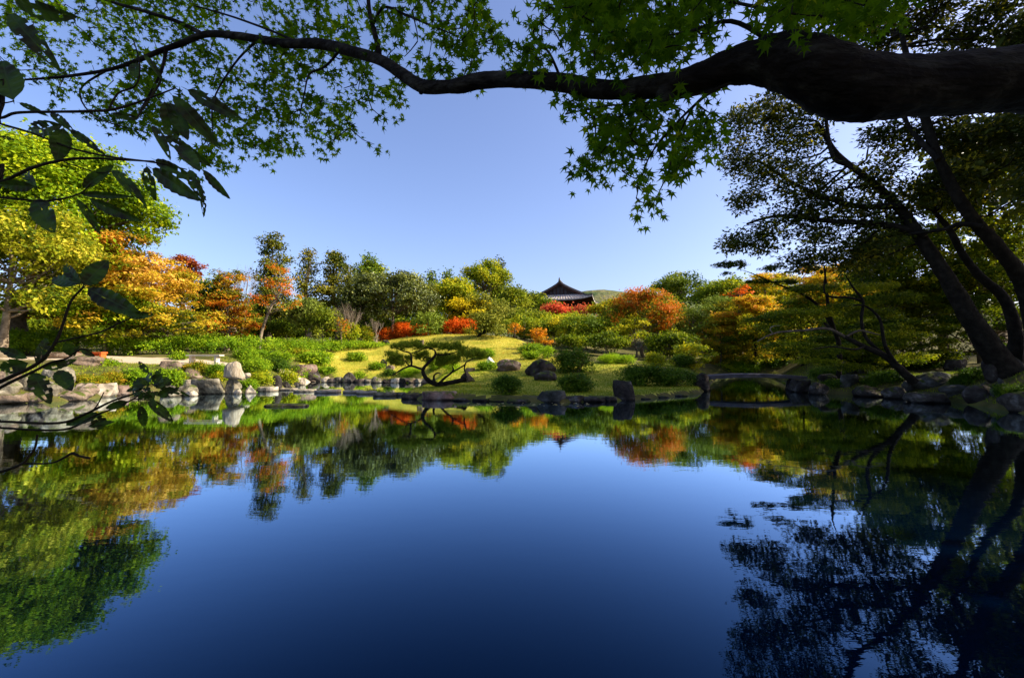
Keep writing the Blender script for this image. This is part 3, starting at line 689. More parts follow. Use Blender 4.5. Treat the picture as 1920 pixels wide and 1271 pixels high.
# stepping stones
ST = 'stepping stones between left bank and peninsula'
for px0, px1, yt, yb, lab, m_ in [
 (481, 514, 718, 736, 'thick pale stepping block nearest the left bank', 'rock_pale'),
 (520, 551, 726, 734, 'thin stepping stone next to the thick pale block', 'rock_pale'),
 (547, 586, 727, 737, 'third stepping stone from the left bank, long and pale', 'rock_pale'),
 (587, 632, 727, 739, 'broad stepping stone left of the wide gap in the row', 'rock_pale'),
 (640, 677, 729, 739, 'stepping stone just right of the wide gap in the row', 'rock_pale'),
 (666, 702, 730, 741, 'stepping stone before the widest dark-sided one', 'rock_pale'),
 (697, 740, 731, 745, 'widest stepping stone with a dark undercut side', 'rock_grey'),
 (739, 758, 731, 744, 'narrow squared stepping stone touching the peninsula', 'rock_grey')]:
    x0, D = onwater((px0 + px1) / 2, yb - 2); s = D / F_PX; w = (px1 - px0) * s; h = (yb - yt) * s * .45
    N = 18; th = np.arange(N) / N * 2 * math.pi; rr = (np.abs(np.cos(th)) ** 3.5 + np.abs(np.sin(th)) ** 3.5) ** (-1 / 3.5) * (1 + R.normal(0, .035, N))
    top = np.stack([np.cos(th) * rr * w / 2, np.sin(th) * rr * w * .36, np.full(N, h) + R.normal(0, .006, N)], 1)
    rings = [top * [.94, .94, 1], top * [1, 1, .82], top * [.99, .99, .4], top * [.9, .9, -1.2]]; c = np.array([x0, D + w * .3, 0])
    v = np.vstack(rings + [np.array([[0, 0, h]])]); F_ = []
    mb = MB(); mb.add(v + c, [[k * N + i, (k + 1) * N + i, (k + 1) * N + (i + 1) % N, k * N + (i + 1) % N] for k in range(3) for i in range(N)])
    mb.add(v + c, [[i, (i + 1) % N, 4 * N] for i in range(N)])
    o = mb.build('stepping_stone', m_, origin=c); o['label'] = lab; o['category'] = 'stepping stone'; o['group'] = ST
# flat rock in the water
rock(499, 579, 757, 763, 'rock_dark', 'flat dark rock just breaking the water surface before the stepping stones', 'slab', dr=.5)

# ------------------------------------------------------------------ stone bridge
def bridge():
    a = P(1308, 702, 22.6); b_ = P(1500, 703, 22.6); mid = (a + b_) / 2
    T = thing('stone_bridge', (mid[0], mid[1], 0), 'low arched grey stone slab bridge between peninsula and right bank', 'bridge')
    K = 17; t = np.linspace(0, 1, K); wdt = 1.15; mb = MB(); V = []
    for k in range(K):
        x = a[0] + (b_[0] - a[0]) * t[k]; rise = .13 * (1 - (2 * t[k] - 1) ** 2)
        z = a[2] - .1 + rise
        for yy, zz in ((-wdt / 2, 0), (-wdt / 2 + .05, .02), (wdt / 2 - .05, .02), (wdt / 2, 0), (wdt / 2, -.17), (-wdt / 2, -.17)): V.append([x, a[1] + yy, z + zz])
    F_ = [[k * 6 + j, k * 6 + (j + 1) % 6, (k + 1) * 6 + (j + 1) % 6, (k + 1) * 6 + j] for k in range(K - 1) for j in range(6)]
    mb.add(V, F_); mb.add(V[:6], [[0, 1, 2, 3, 4, 5]]); mb.add(V[-6:], [[5, 4, 3, 2, 1, 0]]); mb.build('deck', 'metal', T)
    for x, s in ((a[0] + .25, 1), (b_[0] - .3, -1)):
        rockmesh((x, a[1], -.7), .7, 1.25, a[2] - .3 + .7 + .06, 'block').build('abutment', 'rock_dark', T)
bridge()

# ------------------------------------------------------------------ benches
def bench(px0, px1, ytop, D, m_, label, legs, depth=.4, th=.07):
    a = P(px0, ytop, D); b_ = P(px1, ytop, D); c = (a + b_) / 2; g = gz(c[0], c[1]); w = b_[0] - a[0]
    T = thing('bench', (c[0], c[1], g), label, 'bench')
    mb = MB(); box(mb, (c[0], c[1], a[2] - th / 2), (w, depth, th)); mb.build('seat', m_, T)
    for f in legs:
        mb = MB(); x = a[0] + w * f; box(mb, (x, c[1], (a[2] - th + g - .1) / 2 - .001), (.11, depth * .8, a[2] - th - g + .1)); mb.build('leg', m_, T)
bench(353, 416, 665, 23.6, 'wood_pale', 'pale timber bench with two legs on the gravel before the hedge', (.12, .86))
bench(142, 196, 660, 24.2, 'wood_red', 'vermilion painted low bench half hidden by leaves at left', (.06, .36, .66, .94), th=.08)

# ------------------------------------------------------------------ shrubs
def shrub(px0, px1, yt, yb, pal, label, group='clipped azaleas', D=None, name='azalea_shrub', cat='shrub', dr=.8, leafk=.0033, cover=1.3, spiky=False):
    pxc = (px0 + px1) / 2
    if D is None:
        h_ = hit(pxc, yb); D = h_[1] if h_ is not None else 45
    w = (px1 - px0) * D / F_PX; d = w * dr; Dc = D + d * .42; x = P(pxc, yb, D)[0] * Dc / D
    g = gz(x, Dc); z0 = min(g, P(pxc, yb, D)[2]) if g > 0 else 0.; top = P(pxc, yt, Dc)[2]; h = max(top - z0, .25)
    T = thing(name, (x, Dc, z0), label, cat, group)
    leaf = leafk * D; mb = MB(); nl = max(3, int(w / max(h, .3) * 2.2)); lobes = [(x, Dc, z0 + h * .38, w * .4, d * .4, h * .52)]
    for _ in range(nl + 3):
        a = R.uniform(0, 2 * math.pi); q = R.uniform(.3, .62)
        lobes.append((x + math.cos(a) * w / 2 * q, Dc + math.sin(a) * d / 2 * q, z0 + h * R.uniform(.35, .6), w * .2, d * .2, h * R.uniform(.3, .4), R.normal(0, .12)))
    crown(mb, lobes, leaf * 1.1, cover, 6500, clump=1.5, flat=.7, upb=.7 if not spiky else .2, tmpl=LEAF if not spiky else NARROW, under=.45, tmean=.45, topt=.15)
    mb.build('foliage', pal, T, kind='stuff')
    sb = MB()
    for _ in range(7):
        a = R.uniform(0, 2 * math.pi); limb(sb, (x + math.cos(a) * w * .05, Dc + math.sin(a) * d * .05, z0 - .05), (x + math.cos(a) * w * .3, Dc + math.sin(a) * d * .3, z0 + h * .6), .02, .008, .1, 4, 3)
    sb.build('stems', 'bark', T)
    return T
SH = [
 (118, 180, 671, 712, 'azalea', 'green azalea on the left rock wall below the broad brown boulder', 21),
 (172, 229, 670, 712, 'azalea', 'green azalea beside the sand path above the left rocks', 21),
 (135, 196, 700, 734, 'azalea_orange', 'azalea turning brown-orange in the left rock wall'),
 (186, 236, 695, 726, 'azalea_orange', 'orange-tinged azalea between the left boulders'),
 (226, 300, 688, 734, 'azalea', 'rounded green azalea in front of the sand path'),
 (280, 345, 690, 730, 'azalea', 'green azalea behind the lower foreground twig'),
 (345, 398, 676, 706, 'azalea_orange', 'orange-flushed azalea below the pale bench'),
 (388, 430, 680, 712, 'azalea', 'green azalea left of the pale pointed rock'),
 (396, 428, 697, 718, 'azalea_yellow', 'yellow shrub above the large grey block'),
 (318, 345, 700, 722, 'azalea_yellow', 'yellow-leaved shrub above the sloping grey stones'),
 (455, 505, 673, 703, 'azalea', 'azalea right of the pale pointed rock'),
 (448, 492, 666, 688, 'azalea', 'low azalea behind the pale pointed rock'),
 (492, 545, 672, 700, 'azalea_dark', 'darker azalea near the left edge of the lawn'),
 (468, 515, 696, 724, 'azalea_yellow', 'bright yellow shrub above the thick pale stepping block'),
 (524, 556, 694, 720, 'azalea_yellow', 'bright yellow shrub between the dark standing stones'),
 (452, 482, 708, 736, 'azalea', 'leafy green shrub at the waterline before the stepping stones'),
 (545, 576, 683, 706, 'azalea', 'small azalea before the broad reddish slab'),
 (553, 624, 660, 687, 'azalea', 'wide clipped azalea at the left edge of the lawn'),
 (586, 631, 685, 706, 'azalea', 'clipped azalea below the wide one at the lawn edge'),
 (536, 580, 655, 671, 'azalea_orange', 'azalea with an orange top at the foot of the hedge'),
 (440, 505, 656, 677, 'azalea', 'low azalea mound at the hedge foot right of the pale bench'),
 (500, 548, 660, 680, 'azalea', 'azalea mound around the rounded pinkish stone'),
 (320, 352, 660, 676, 'azalea', 'azalea at the hedge foot left of the pale bench'),
 (648, 687, 662, 679, 'azalea', 'oval clipped azalea alone on the sunny lawn slope'),
 (690, 722, 680, 696, 'azalea', 'round clipped azalea on the lawn left of the leaning pine'),
 (612, 638, 641, 657, 'azalea_dark', 'small dark azalea where hedge and lawn meet'),
 (665, 688, 697, 711, 'azalea', 'low green tuft of azalea on the far shore right of the pointed rock'),
 (718, 742, 694, 706, 'azalea_dark', 'dark low azalea on the far shore under the pine branch'),
 (745, 795, 690, 711, 'azalea_bright', 'bright green mound on the far shore behind the pine trunk'),
 (800, 842, 672, 696, 'azalea', 'green azalea seen through the crown of the leaning pine'),
 (830, 862, 676, 700, 'azalea_bright', 'pale green mound right of the pine trunk'),
 (894, 934, 678, 694, 'azalea', 'clipped azalea in front of the white split stone'),
 (885, 929, 655, 674, 'azalea', 'clipped azalea behind the right tip of the leaning pine'),
 (970, 1018, 645, 664, 'azalea', 'clipped azalea at the right foot of the lawn hill'),
 (975, 1012, 660, 675, 'azalea', 'lower clipped azalea beside the small white stone'),
 (1012, 1040, 648, 674, 'azalea_bright', 'pale yellow-green shrub behind the big dark dome boulder'),
 (1030, 1122, 650, 709, 'azalea_dark', 'tall dark green azalea mass right of the dome boulder', 25.5),
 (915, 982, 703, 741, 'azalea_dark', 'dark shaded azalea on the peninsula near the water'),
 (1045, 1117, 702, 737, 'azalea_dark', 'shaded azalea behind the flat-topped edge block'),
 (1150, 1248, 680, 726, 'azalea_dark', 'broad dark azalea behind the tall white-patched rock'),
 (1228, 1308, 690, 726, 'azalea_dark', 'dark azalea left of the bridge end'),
 (1118, 1178, 664, 683, 'azalea_bright', 'bright lime green low shrub beyond the shaded lawn'),
 (1162, 1194, 666, 684, 'azalea_bright', 'lime green shrub beside the red-topped maple trunk'),
 (1208, 1250, 660, 696, 'azalea_yellow', 'yellow feathery shrub behind the dark azaleas'),
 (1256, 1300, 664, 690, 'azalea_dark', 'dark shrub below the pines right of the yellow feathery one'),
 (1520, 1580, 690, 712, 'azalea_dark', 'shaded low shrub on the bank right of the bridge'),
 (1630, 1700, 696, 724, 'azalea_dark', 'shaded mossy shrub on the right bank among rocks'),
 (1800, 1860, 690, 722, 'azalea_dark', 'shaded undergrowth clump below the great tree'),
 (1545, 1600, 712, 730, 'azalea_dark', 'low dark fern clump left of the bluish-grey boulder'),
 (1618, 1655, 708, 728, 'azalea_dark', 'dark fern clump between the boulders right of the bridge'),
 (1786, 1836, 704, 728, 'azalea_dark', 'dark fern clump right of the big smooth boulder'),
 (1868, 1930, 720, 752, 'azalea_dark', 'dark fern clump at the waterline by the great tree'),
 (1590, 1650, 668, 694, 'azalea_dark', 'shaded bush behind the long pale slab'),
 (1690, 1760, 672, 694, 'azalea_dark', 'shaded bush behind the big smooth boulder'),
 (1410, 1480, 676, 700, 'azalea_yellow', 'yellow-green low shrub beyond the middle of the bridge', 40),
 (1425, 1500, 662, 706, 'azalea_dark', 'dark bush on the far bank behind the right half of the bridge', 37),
 (1375, 1435, 672, 706, 'azalea', 'green bush on the far bank behind the middle of the bridge', 37.5),
 (1330, 1400, 682, 704, 'azalea_yellow', 'yellow-green low shrub beyond the left end of the bridge', 38),
]
for s_ in SH:
    px0, px1, yt, yb, pal, lab = s_[:6]
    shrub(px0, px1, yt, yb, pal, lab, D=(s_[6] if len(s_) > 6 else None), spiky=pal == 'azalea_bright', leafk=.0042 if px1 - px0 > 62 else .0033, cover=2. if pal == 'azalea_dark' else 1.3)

# long azalea hedge
def hedge():
    pts = []
    for px, yt, D in [(-160, 612, 25.5), (0, 615, 26.5), (120, 618, 27), (250, 624, 28), (350, 627, 29.5), (450, 630, 32), (550, 634, 36), (640, 638, 40.5), (712, 645, 43)]:
        w = P(px, yt, D + .6); pts.append((w[0], D + .6, w[2]))
    pts = np.array(pts); T = thing('azalea_hedge', (pts[3][0], pts[3][1], gz(pts[3][0], pts[3][1])), 'long billowing bright green azalea hedge behind the sand path', 'hedge')
    P_, tops = smooth_path(pts, pts[:, 2], 12); mb = MB(); lobes = []
    for k, p in enumerate(P_):
        g = gz(p[0], p[1]); h = p[2] - g
        for j in range(2):
            lobes.append((p[0] + R.normal(0, .35), p[1] + R.uniform(-.6, 1.0), g + h * R.uniform(.4, .55), R.uniform(.7, 1.1), R.uniform(.8, 1.15), h * R.uniform(.42, .52), R.normal(0, .1)))
        lobes.append((p[0], p[1] - 1.15, g + h * .28, .9, .7, h * R.uniform(.28, .42), R.normal(.05, .1)))
    crown(mb, lobes, .125, 1.15, 60000, clump=1.6, flat=.7, upb=.7, under=.3, topt=.15)
    mb.build('foliage', 'azalea', T, kind='stuff')
hedge()

# ------------------------------------------------------------------ trees
def tree(px, yt, w_px, D, pal, label, kind='broad', yb=None, leaf=None, bark='bark', cover=.8, cap=11000, lean=0., nl=None, group=None, name='tree', cat='tree', tmean=.45, topt=0., tvar=.16, tpx=None, trunk_r=None, limbs=True, dr=.85):
    if kind == 'broad' and 36 < D < 72 and w_px > 45: w_px *= 1.15
    top = P(px, yt, D); w = w_px * D / F_PX; X = top[0]; bx = X + lean if tpx is None else P(tpx, 600, D)[0]
    g = gz(bx, D); H = top[2] - g
    zb = P(px, yb, D)[2] if yb else g + H * .25
    zb = max(zb, g + .1); ch = top[2] - zb; leaf = (leaf or .0036 * D) * 1.55; cover *= 1.6 if kind != 'layer' else 1.4; cap = int(cap * .82)
    T = thing(name, (bx, D, g), label, cat, group)
    rx, ry, rz = w / 2, w / 2 * dr, ch / 2; C = np.array([X, D, (top[2] + zb) / 2]); lobes = []
    if kind == 'broad':
        nl = int((nl or 14) * 1.7)
        lobes.append((*C, rx * .55, ry * .55, rz * .6, -.1))
        for k in range(nl):
            d = unit(R.normal(0, 1, 3)); d[2] = abs(d[2]) if R.random() < .65 else d[2]
            q = R.uniform(.15, .34); lobes.append((*(C + d * np.array([rx, ry, rz]) * (1 - q) * R.uniform(.8, 1.1)), rx * q, ry * q, rz * q * R.uniform(.7, 1.1), R.normal(0, tvar)))
    elif kind == 'layer':
        nl = int((nl or 16) * 2.1)
        for k in range(nl):
            t = (k + R.uniform(0, 1)) / nl; z = zb + ch * (.05 + .9 * t); rr = math.sqrt(max(.05, 1 - (1.25 * t - .3) ** 2)); a = R.uniform(0, 2 * math.pi); q = R.uniform(.1, 1.) ** .7 * rr
            s = R.uniform(.13, .3)
            lobes.append((X + math.cos(a) * rx * q * (1 - s * .4), D + math.sin(a) * ry * q, z, rx * s, ry * s, ch * R.uniform(.045, .085), R.normal(0, tvar)))
    elif kind == 'conifer':
        nl = nl or 9
        for k in range(nl):
            t = k / (nl - 1); z = zb + ch * (.05 + .93 * t); rr = rx * (1 - t) ** .75 + rx * .1
            for j in range(4 if t < .8 else 2):
                a = R.uniform(0, 2 * math.pi); q = R.uniform(.35, .7)
                lobes.append((X + math.cos(a) * rr * q, D + math.sin(a) * rr * q, z + R.normal(0, ch * .02), rr * .4, rr * .4, ch / nl * .55, R.normal(0, .1)))
    elif kind == 'cloud':
        nl = nl or 8
        for k in range(nl):
            t = (k + .5) / nl; z = zb + ch * t; rr = rx * (1 - .55 * t)
            for j in range(3):
                a = (k * 2.4 + j * 2.1) + R.normal(0, .3); q = R.uniform(.3, .75); s = R.uniform(.3, .48) * rr
                lobes.append((X + math.cos(a) * rr * q, D + math.sin(a) * rr * q, z + R.normal(0, ch * .03), s, s, ch / nl * R.uniform(.3, .5), R.normal(0, .12)))
        lobes.append((X, D, top[2] - ch * .06, rx * .22, rx * .22, ch * .06))
    elif kind == 'pads':
        nl = nl or 9
        for k in range(nl):
            t = (k + .5) / nl; a = R.uniform(0, 2 * math.pi); q = R.uniform(.1, .8) * math.sqrt(1 - .6 * t)
            s = R.uniform(.3, .45)
            lobes.append((X + math.cos(a) * rx * q, D + math.sin(a) * ry * q, zb + ch * (.1 + .82 * t), rx * s, ry * s, ch * R.uniform(.08, .13), R.normal(0, .1)))
    tr = trunk_r or max(.08, H * .022); tb = MB()
    tt = np.array([[bx, D, g - .3], [bx * .8 + X * .2 + R.normal(0, .03 * H), D, g + (zb - g) * .5 + .2 * ch * .2], [bx * .35 + X * .65 + R.normal(0, .02 * H), D, zb + ch * .12], [X + R.normal(0, .02 * H), D, zb + ch * .5], [X, D, top[2] - ch * .08]])
    p, r = smooth_path(tt, [tr * 1.25, tr, tr * .8, tr * .45, tr * .1], 5); tube(tb, p, r, 7, .03)
    tb.build('trunk', bark, T)
    if limbs:
        lb = MB()
        for l_ in lobes[:26]:
            zz = min(max(l_[2] - .25 * ch, zb + .0 * ch), top[2]); k = int(np.argmin(np.abs(p[:, 2] - (zb + (l_[2] - zb) * .55))))
            limb(lb, p[k], (l_[0], l_[1], l_[2]), r[k] * .55, max(.012, r[k] * .12), -.05, 4, 4, .05)
        lb.build('limbs', bark, T)
    mb = MB()
    if kind == 'pads' or pal.startswith('pine'):
        crown(mb, lobes, leaf * 1.15, cover * .75, cap, clump=1.6, flat=.5, upb=.9, tmpl=NARROW, under=.3, tmean=tmean, topt=.1)
    else:
        crown(mb, lobes, leaf, cover, cap, clump=1.45, flat=.7 if kind != 'layer' else .35, upb=.5 if kind != 'layer' else .75, under=.35, tmean=tmean, topt=topt)
    if kind == 'pads':
        mb.build('crown', pal, T)
    else: mb.build('crown', pal, T)
    return T

def bare(px, yt, w_px, D, label, bark='twig_grey', name='bare_tree', forks=3, r0=.07, yfork=None, group=None, depth=4):
    top = P(px, yt, D); g = gz(top[0], D); H = top[2] - g; w = w_px * D / F_PX
    T = thing(name, (top[0], D, g), label, 'tree', group); tb = MB(); cb = MB()
    def grow(p, d, L_, r, k, mb):
        e = p + d * L_; limb(mb, p, e, r, r * .6, .03, 5 if r > .03 else 3, 4, .04)
        if k == 0: return
        for _ in range(3 if k > 1 else 3):
            nd = unit(d + R.normal(0, .42, 3) * np.array([w / H * .75, w / H * .75, .35]) + np.array([0, 0, .12])); grow(p + d * L_ * R.uniform(.6, 1.), nd, L_ * R.uniform(.62, .8), r * .55, k - 1, cb)
    for j in range(forks):
        a = j / forks * 2 * math.pi + R.normal(0, .3); d = unit(np.array([math.cos(a) * w / H * .42, math.sin(a) * w / H * .4, 1.]))
        grow(np.array([top[0] + math.cos(a) * .08, D + math.sin(a) * .08, g - .1]), d, H * .34, r0, depth, tb)
    tb.build('trunk', bark, T); cb.build('twigs', bark, T)

# left side
tree(80, 248, 410, 29, 'camphor', 'huge bright green camphor tree towering over the left bank', 'broad', yb=560, cover=1.5, cap=62000, nl=30, leaf=.17, trunk_r=.55, tmean=.5)
tree(20, 375, 330, 24, 'olive', 'yellow-green broadleaf tree with pale limbs at the far left', 'broad', yb=612, cover=.85, cap=26000, nl=26, leaf=.13, bark='bark_pale', tmean=.5)
tree(-180, 330, 300, 24, 'camphor', 'tall green tree just beyond the left edge', 'broad', yb=620, cap=12000, nl=18, leaf=.2)
tree(215, 440, 230, 31, 'gold_orange', 'reddish orange maple layers in front of the camphor tree', 'layer', yb=560, cover=1.1, cap=16000, leaf=.13, nl=20, tmean=.35)
tree(280, 486, 240, 28.5, 'golden', 'golden peach maple with spreading pale branches over the hedge', 'layer', yb=640, cover=1.2, cap=28000, leaf=.12, nl=34, bark='bark', tmean=.42, topt=.75, tpx=262)
tree(150, 520, 140, 28, 'olive', 'low yellow-green tree under the orange layers at left', 'broad', yb=625, cap=10000, nl=14, leaf=.12, tmean=.5)
tree(345, 479, 82, 38, 'dark_red', 'dark red maple beside the camphor crown', 'layer', yb=570, cover=1.3, leaf=.14, nl=16)
tree(392, 512, 60, 41, 'conifer_green', 'dark green tree behind the golden maple tip', 'broad', yb=620)
tree(430, 505, 108, 40, 'orange_green', 'pale-limbed tree with greyed olive and orange leaves', 'layer', yb=625, bark='bark_pale', nl=15, cover=.8, tmean=.3, leaf=.13)
tree(428, 548, 110, 39, 'orange_red', 'low orange-red maple below the pale-limbed tree', 'layer', yb=632, nl=14, cover=.9, tmean=.55, leaf=.13)
bare(452, 462, 75, 41, 'nearly leafless thin-twigged tree top against the sky', 'twig_grey', r0=.06)
tree(512, 443, 84, 47, 'conifer', 'tall dark cloud-pruned conifer left of the thin pines', 'cloud', yb=600, nl=12, cover=2.4, leaf=.17, tmean=.4, topt=.1)
tree(523, 492, 90, 39, 'orange_red', 'slanting pale-trunked maple with sparse orange leaves', 'layer', yb=590, bark='bark_pale', nl=11, cover=.4, tmean=.6, lean=-1.6, leaf=.13, trunk_r=.13)
tree(578, 470, 56, 50, 'conifer', 'slender pine with a pale bare trunk against the sky', 'cloud', yb=555, nl=7, cover=.8, leaf=.17, bark='bark_pale', tmean=.5)
tree(628, 474, 86, 51, 'conifer', 'tall open pine with flat tiers right of the slender one', 'cloud', yb=570, nl=7, cover=1., leaf=.17, tmean=.5)
tree(652, 498, 40, 54, 'conifer', 'small sparse pine beside the open-tiered one', 'cloud', yb=560, nl=5, cover=.5, leaf=.17, tmean=.5)
tree(697, 476, 64, 60, 'conifer_green', 'twin-topped dense green conifer above the round evergreen', 'broad', yb=560, cover=1., nl=10, tmean=.55)
tree(572, 560, 100, 43, 'grey_green', 'grey-green bushy tree behind the hedge with fine leaves', 'broad', yb=636, cap=9000, nl=14)
tree(606, 572, 52, 41, 'mid_green', 'light green small tree left of the bare grey bush', 'broad', yb=634, nl=10)
tree(490, 600, 90, 44, 'green', 'dark green undergrowth tree behind the slanting maple', 'broad', yb=640)
tree(330, 590, 120, 42, 'green', 'dark leafy tree filling in under the golden maple', 'broad', yb=640)
tree(640, 596, 36, 41, 'orange_red', 'small orange maple twiggy crown before the round evergreen', 'layer', yb=628, nl=8, cover=.6)
bare(650, 556, 66, 42.5, 'grey leafless multi-stemmed shrub tree behind the hedge', forks=6, r0=.045)
bare(706, 588, 34, 45, 'small grey leafless tree left of the red azaleas', forks=4, r0=.05)
shrub(636, 672, 600, 631, 'azalea_yellow', 'bright yellow bush beneath the grey leafless shrub tree', 'autumn shrubs by the lawn', D=42)
shrub(672, 700, 610, 632, 'azalea_orange', 'orange-yellow bush between the two leafless trees', 'autumn shrubs by the lawn', D=44)
tree(738, 510, 172, 52, 'evergreen', 'great round dark evergreen with glossy grey-green leaves', 'broad', yb=610, cover=1.1, cap=26000, nl=26, leaf=.17, tmean=.55)
tree(675, 540, 70, 50, 'evergreen', 'dark evergreen left of the great round one', 'broad', yb=615, cover=1, nl=12, leaf=.17)
tree(808, 503, 22, 92, 'conifer_green', 'left of two small pointed conifer tips on the skyline', 'conifer', yb=540, group='pointed conifers')
tree(840, 502, 24, 92, 'conifer_green', 'right of two small pointed conifer tips on the skyline', 'conifer', yb=540, group='pointed conifers')
tree(850, 520, 82, 58, 'yellow_green', 'dark-trunked tree with bright yellow tops behind the hill', 'broad', yb=592, cover=.9, nl=15, tmean=.35, tvar=.28, bark='bark_dark')
tree(880, 560, 130, 56, 'yellow', 'low yellow-leaved maple just behind the hill pines', 'layer', yb=600, nl=10, cover=.6, tmean=.45)
tree(908, 488, 92, 88, 'yellow_green', 'broad olive-yellow tree on the skyline left of the temple', 'broad', yb=575, cover=1.1, nl=16, tmean=.4, leaf=.27)
tree(936, 486, 52, 94, 'conifer', 'dark conifer rising behind the olive-yellow skyline tree', 'conifer', yb=570, cover=1.3, tmean=.25, leaf=.27)
tree(962, 535, 70, 78, 'mid_green', 'mid green tree falling towards the temple', 'broad', yb=600, nl=12)
tree(1000, 546, 70, 85, 'mid_green', 'green tree left of the temple roof', 'broad', yb=600, nl=12, tmean=.35)
tree(1026, 560, 50, 80, 'green', 'dark green treetop under the temple eave', 'broad', yb=600, nl=12, tmean=.5)
tree(985, 580, 90, 66, 'mid_green', 'bushy green tree left of the crimson one', 'broad', yb=625, nl=14)
tree(1040, 572, 62, 73, 'crimson', 'crimson cherry below the temple roof', 'broad', yb=600, nl=12, tmean=.75, cover=.9)
tree(1080, 574, 70, 74, 'crimson', 'thin reddish twiggy tree right of the crimson cherry', 'broad', yb=600, nl=12, tmean=.4, cover=.6)
tree(1140, 560, 74, 70, 'maple_mixed', 'olive and orange tree right below the temple corner', 'broad', yb=610, nl=13, tmean=.35, cover=.8)
# hill top
pn = 'pines on the hill'
tree(803, 588, 66, 47.5, 'pine_light', 'light green spreading pine between the red azaleas', 'pads', yb=628, group=pn, cover=1.3, nl=11, leaf=.2)
tree(913, 590, 92, 44, 'pine', 'low wide pine with a dark trunk on the hilltop', 'pads', yb=627, group=pn, cover=1.4, nl=13, leaf=.19, tpx=897, trunk_r=.17, bark='bark_dark')
tree(905, 560, 150, 58, 'pine', 'broad olive pine behind the hilltop pines', 'pads', yb=606, group=pn, cover=1.4, nl=16, leaf=.22)
tree(985, 588, 80, 50, 'yellow_green', 'round green tree right of the hilltop pine', 'broad', yb=640, nl=12, tmean=.3)
for a_, lab in (((708, 750, 614, 641), 'scarlet azalea mound at the left rim of the hill'), ((735, 782, 605, 638), 'scarlet azalea mound left of the light green pine'),
                ((768, 812, 608, 636), 'scarlet azalea behind the light green pine'), ((826, 868, 597, 632), 'scarlet azalea behind the hilltop between the pines'), ((850, 896, 596, 632), 'tall red-orange azalea left of the low wide pine')):
    shrub(*a_, 'red', lab, 'red azaleas on the hill', D=48.5, leafk=.003)
shrub(868, 892, 614, 632, 'azalea_orange', 'orange shrub at the foot of the low wide pine', 'autumn shrubs by the lawn', D=48)
tree(1010, 616, 46, 38, 'orange', 'small bright orange maple at the right foot of the hill', 'layer', yb=648, nl=9, cover=1.4, leaf=.11)
tree(966, 608, 30, 46, 'orange', 'tiny orange maple right of the hilltop pine', 'layer', yb=626, nl=6, cover=1.1, leaf=.13)
tree(1045, 592, 100, 47, 'yellow_green', 'yellow-flecked green tree behind the small orange maple', 'broad', yb=655, nl=15, tmean=.45, tvar=.24)
tree(1098, 590, 90, 42, 'yellow_green', 'yellow-green tree left of the red-topped maple', 'broad', yb=660, nl=15, tmean=.4, tvar=.22, bark='bark_pale')
tree(1075, 630, 70, 38, 'green', 'dark green small tree behind the tall azalea mass', 'broad', yb=672, nl=10)
tree(1135, 625, 80, 36, 'green', 'dark shaded tree with a thin leaning trunk beside the lime shrubs', 'broad', yb=672, nl=10, bark='bark_pale')
tree(1206, 540, 150, 43, 'orange_red', 'large maple with red and orange top beyond the peninsula', 'broad', yb=650, cover=1.05, cap=20000, nl=22, tmean=.32, tvar=.34, topt=.75, leaf=.13, bark='bark_pale', trunk_r=.16)
tree(1190, 595, 110, 40, 'yellow_green', 'yellow-green lower boughs around the red-topped maple', 'layer', yb=655, nl=12, cover=.6, tmean=.5)
# right of centre
tree(1275, 512, 118, 72, 'conifer_green', 'tall green pine crown on the skyline right of the temple', 'broad', yb=580, nl=16, cover=1.1, leaf=.22)
tree(1262, 560, 90, 55, 'mid_green', 'green tree behind the red-topped maple', 'broad', yb=630, nl=13)
tree(1300, 575, 84, 40, 'pine_light', 'pale green pine with flat pads right of the red-topped maple', 'pads', yb=640, nl=12, cover=1.4, leaf=.16)
tree(1362, 555, 90, 46, 'pine_light', 'pale silvery green pine crown below the red sprig', 'broad', yb=610, nl=13, cover=1.2, leaf=.17)
tree(1370, 524, 120, 56, 'yellow_green', 'olive green tree on the skyline left of the dark oak', 'broad', yb=590, nl=15, tmean=.25)
tree(1335, 535, 70, 62, 'green', 'dark green treetop between the pine and olive trees', 'broad', yb=590, nl=12)
tree(1388, 536, 56, 40, 'red', 'bright red-orange sprig of maple above the pale pine', 'layer', yb=556, nl=5, cover=.7)
tree(1255, 625, 110, 36, 'green', 'dark small-leaved tree between maple trunk and pines', 'broad', yb=675, nl=12)
tree(1430, 515, 130, 42, 'maple_mixed', 'yellow and orange maple under the dark oak boughs', 'layer', yb=600, nl=22, cover=1.1, cap=16000, tmean=.35, topt=.4, leaf=.12)
tree(1410, 556, 150, 38, 'maple_mixed', 'maple with long orange-tipped layers reaching left', 'layer', yb=640, nl=26, cover=1.0, cap=20000, tmean=.5, topt=.7, leaf=.13, bark='bark_dark')
tree(1350, 600, 110, 39, 'maple_mixed', 'low orange-red layered maple above the bridge approach', 'layer', yb=655, nl=16, cover=.9, tmean=.55, leaf=.105)
tree(1545, 495, 150, 33, 'maple_mixed', 'golden orange maple seen beneath the oak foliage', 'layer', yb=600, nl=22, cover=1., cap=15000, tmean=.6, leaf=.12)
tree(1500, 560, 170, 33, 'maple_green', 'green maple with arching branches above the bridge', 'layer', yb=690, nl=30, cover=.9, cap=20000, tmean=.5, leaf=.1, bark='bark_dark')
tree(1400, 628, 190, 41, 'maple_mixed', 'low yellow-green layered maple spreading behind the bridge', 'layer', yb=700, nl=26, cover=1.1, cap=18000, tmean=.4, leaf=.13, bark='bark_dark')
tree(1300, 645, 90, 31, 'yellow_green', 'yellow-green layered shrubby maple left of the bridge', 'layer', yb=690, nl=12, cover=1., tmean=.45, leaf=.1)
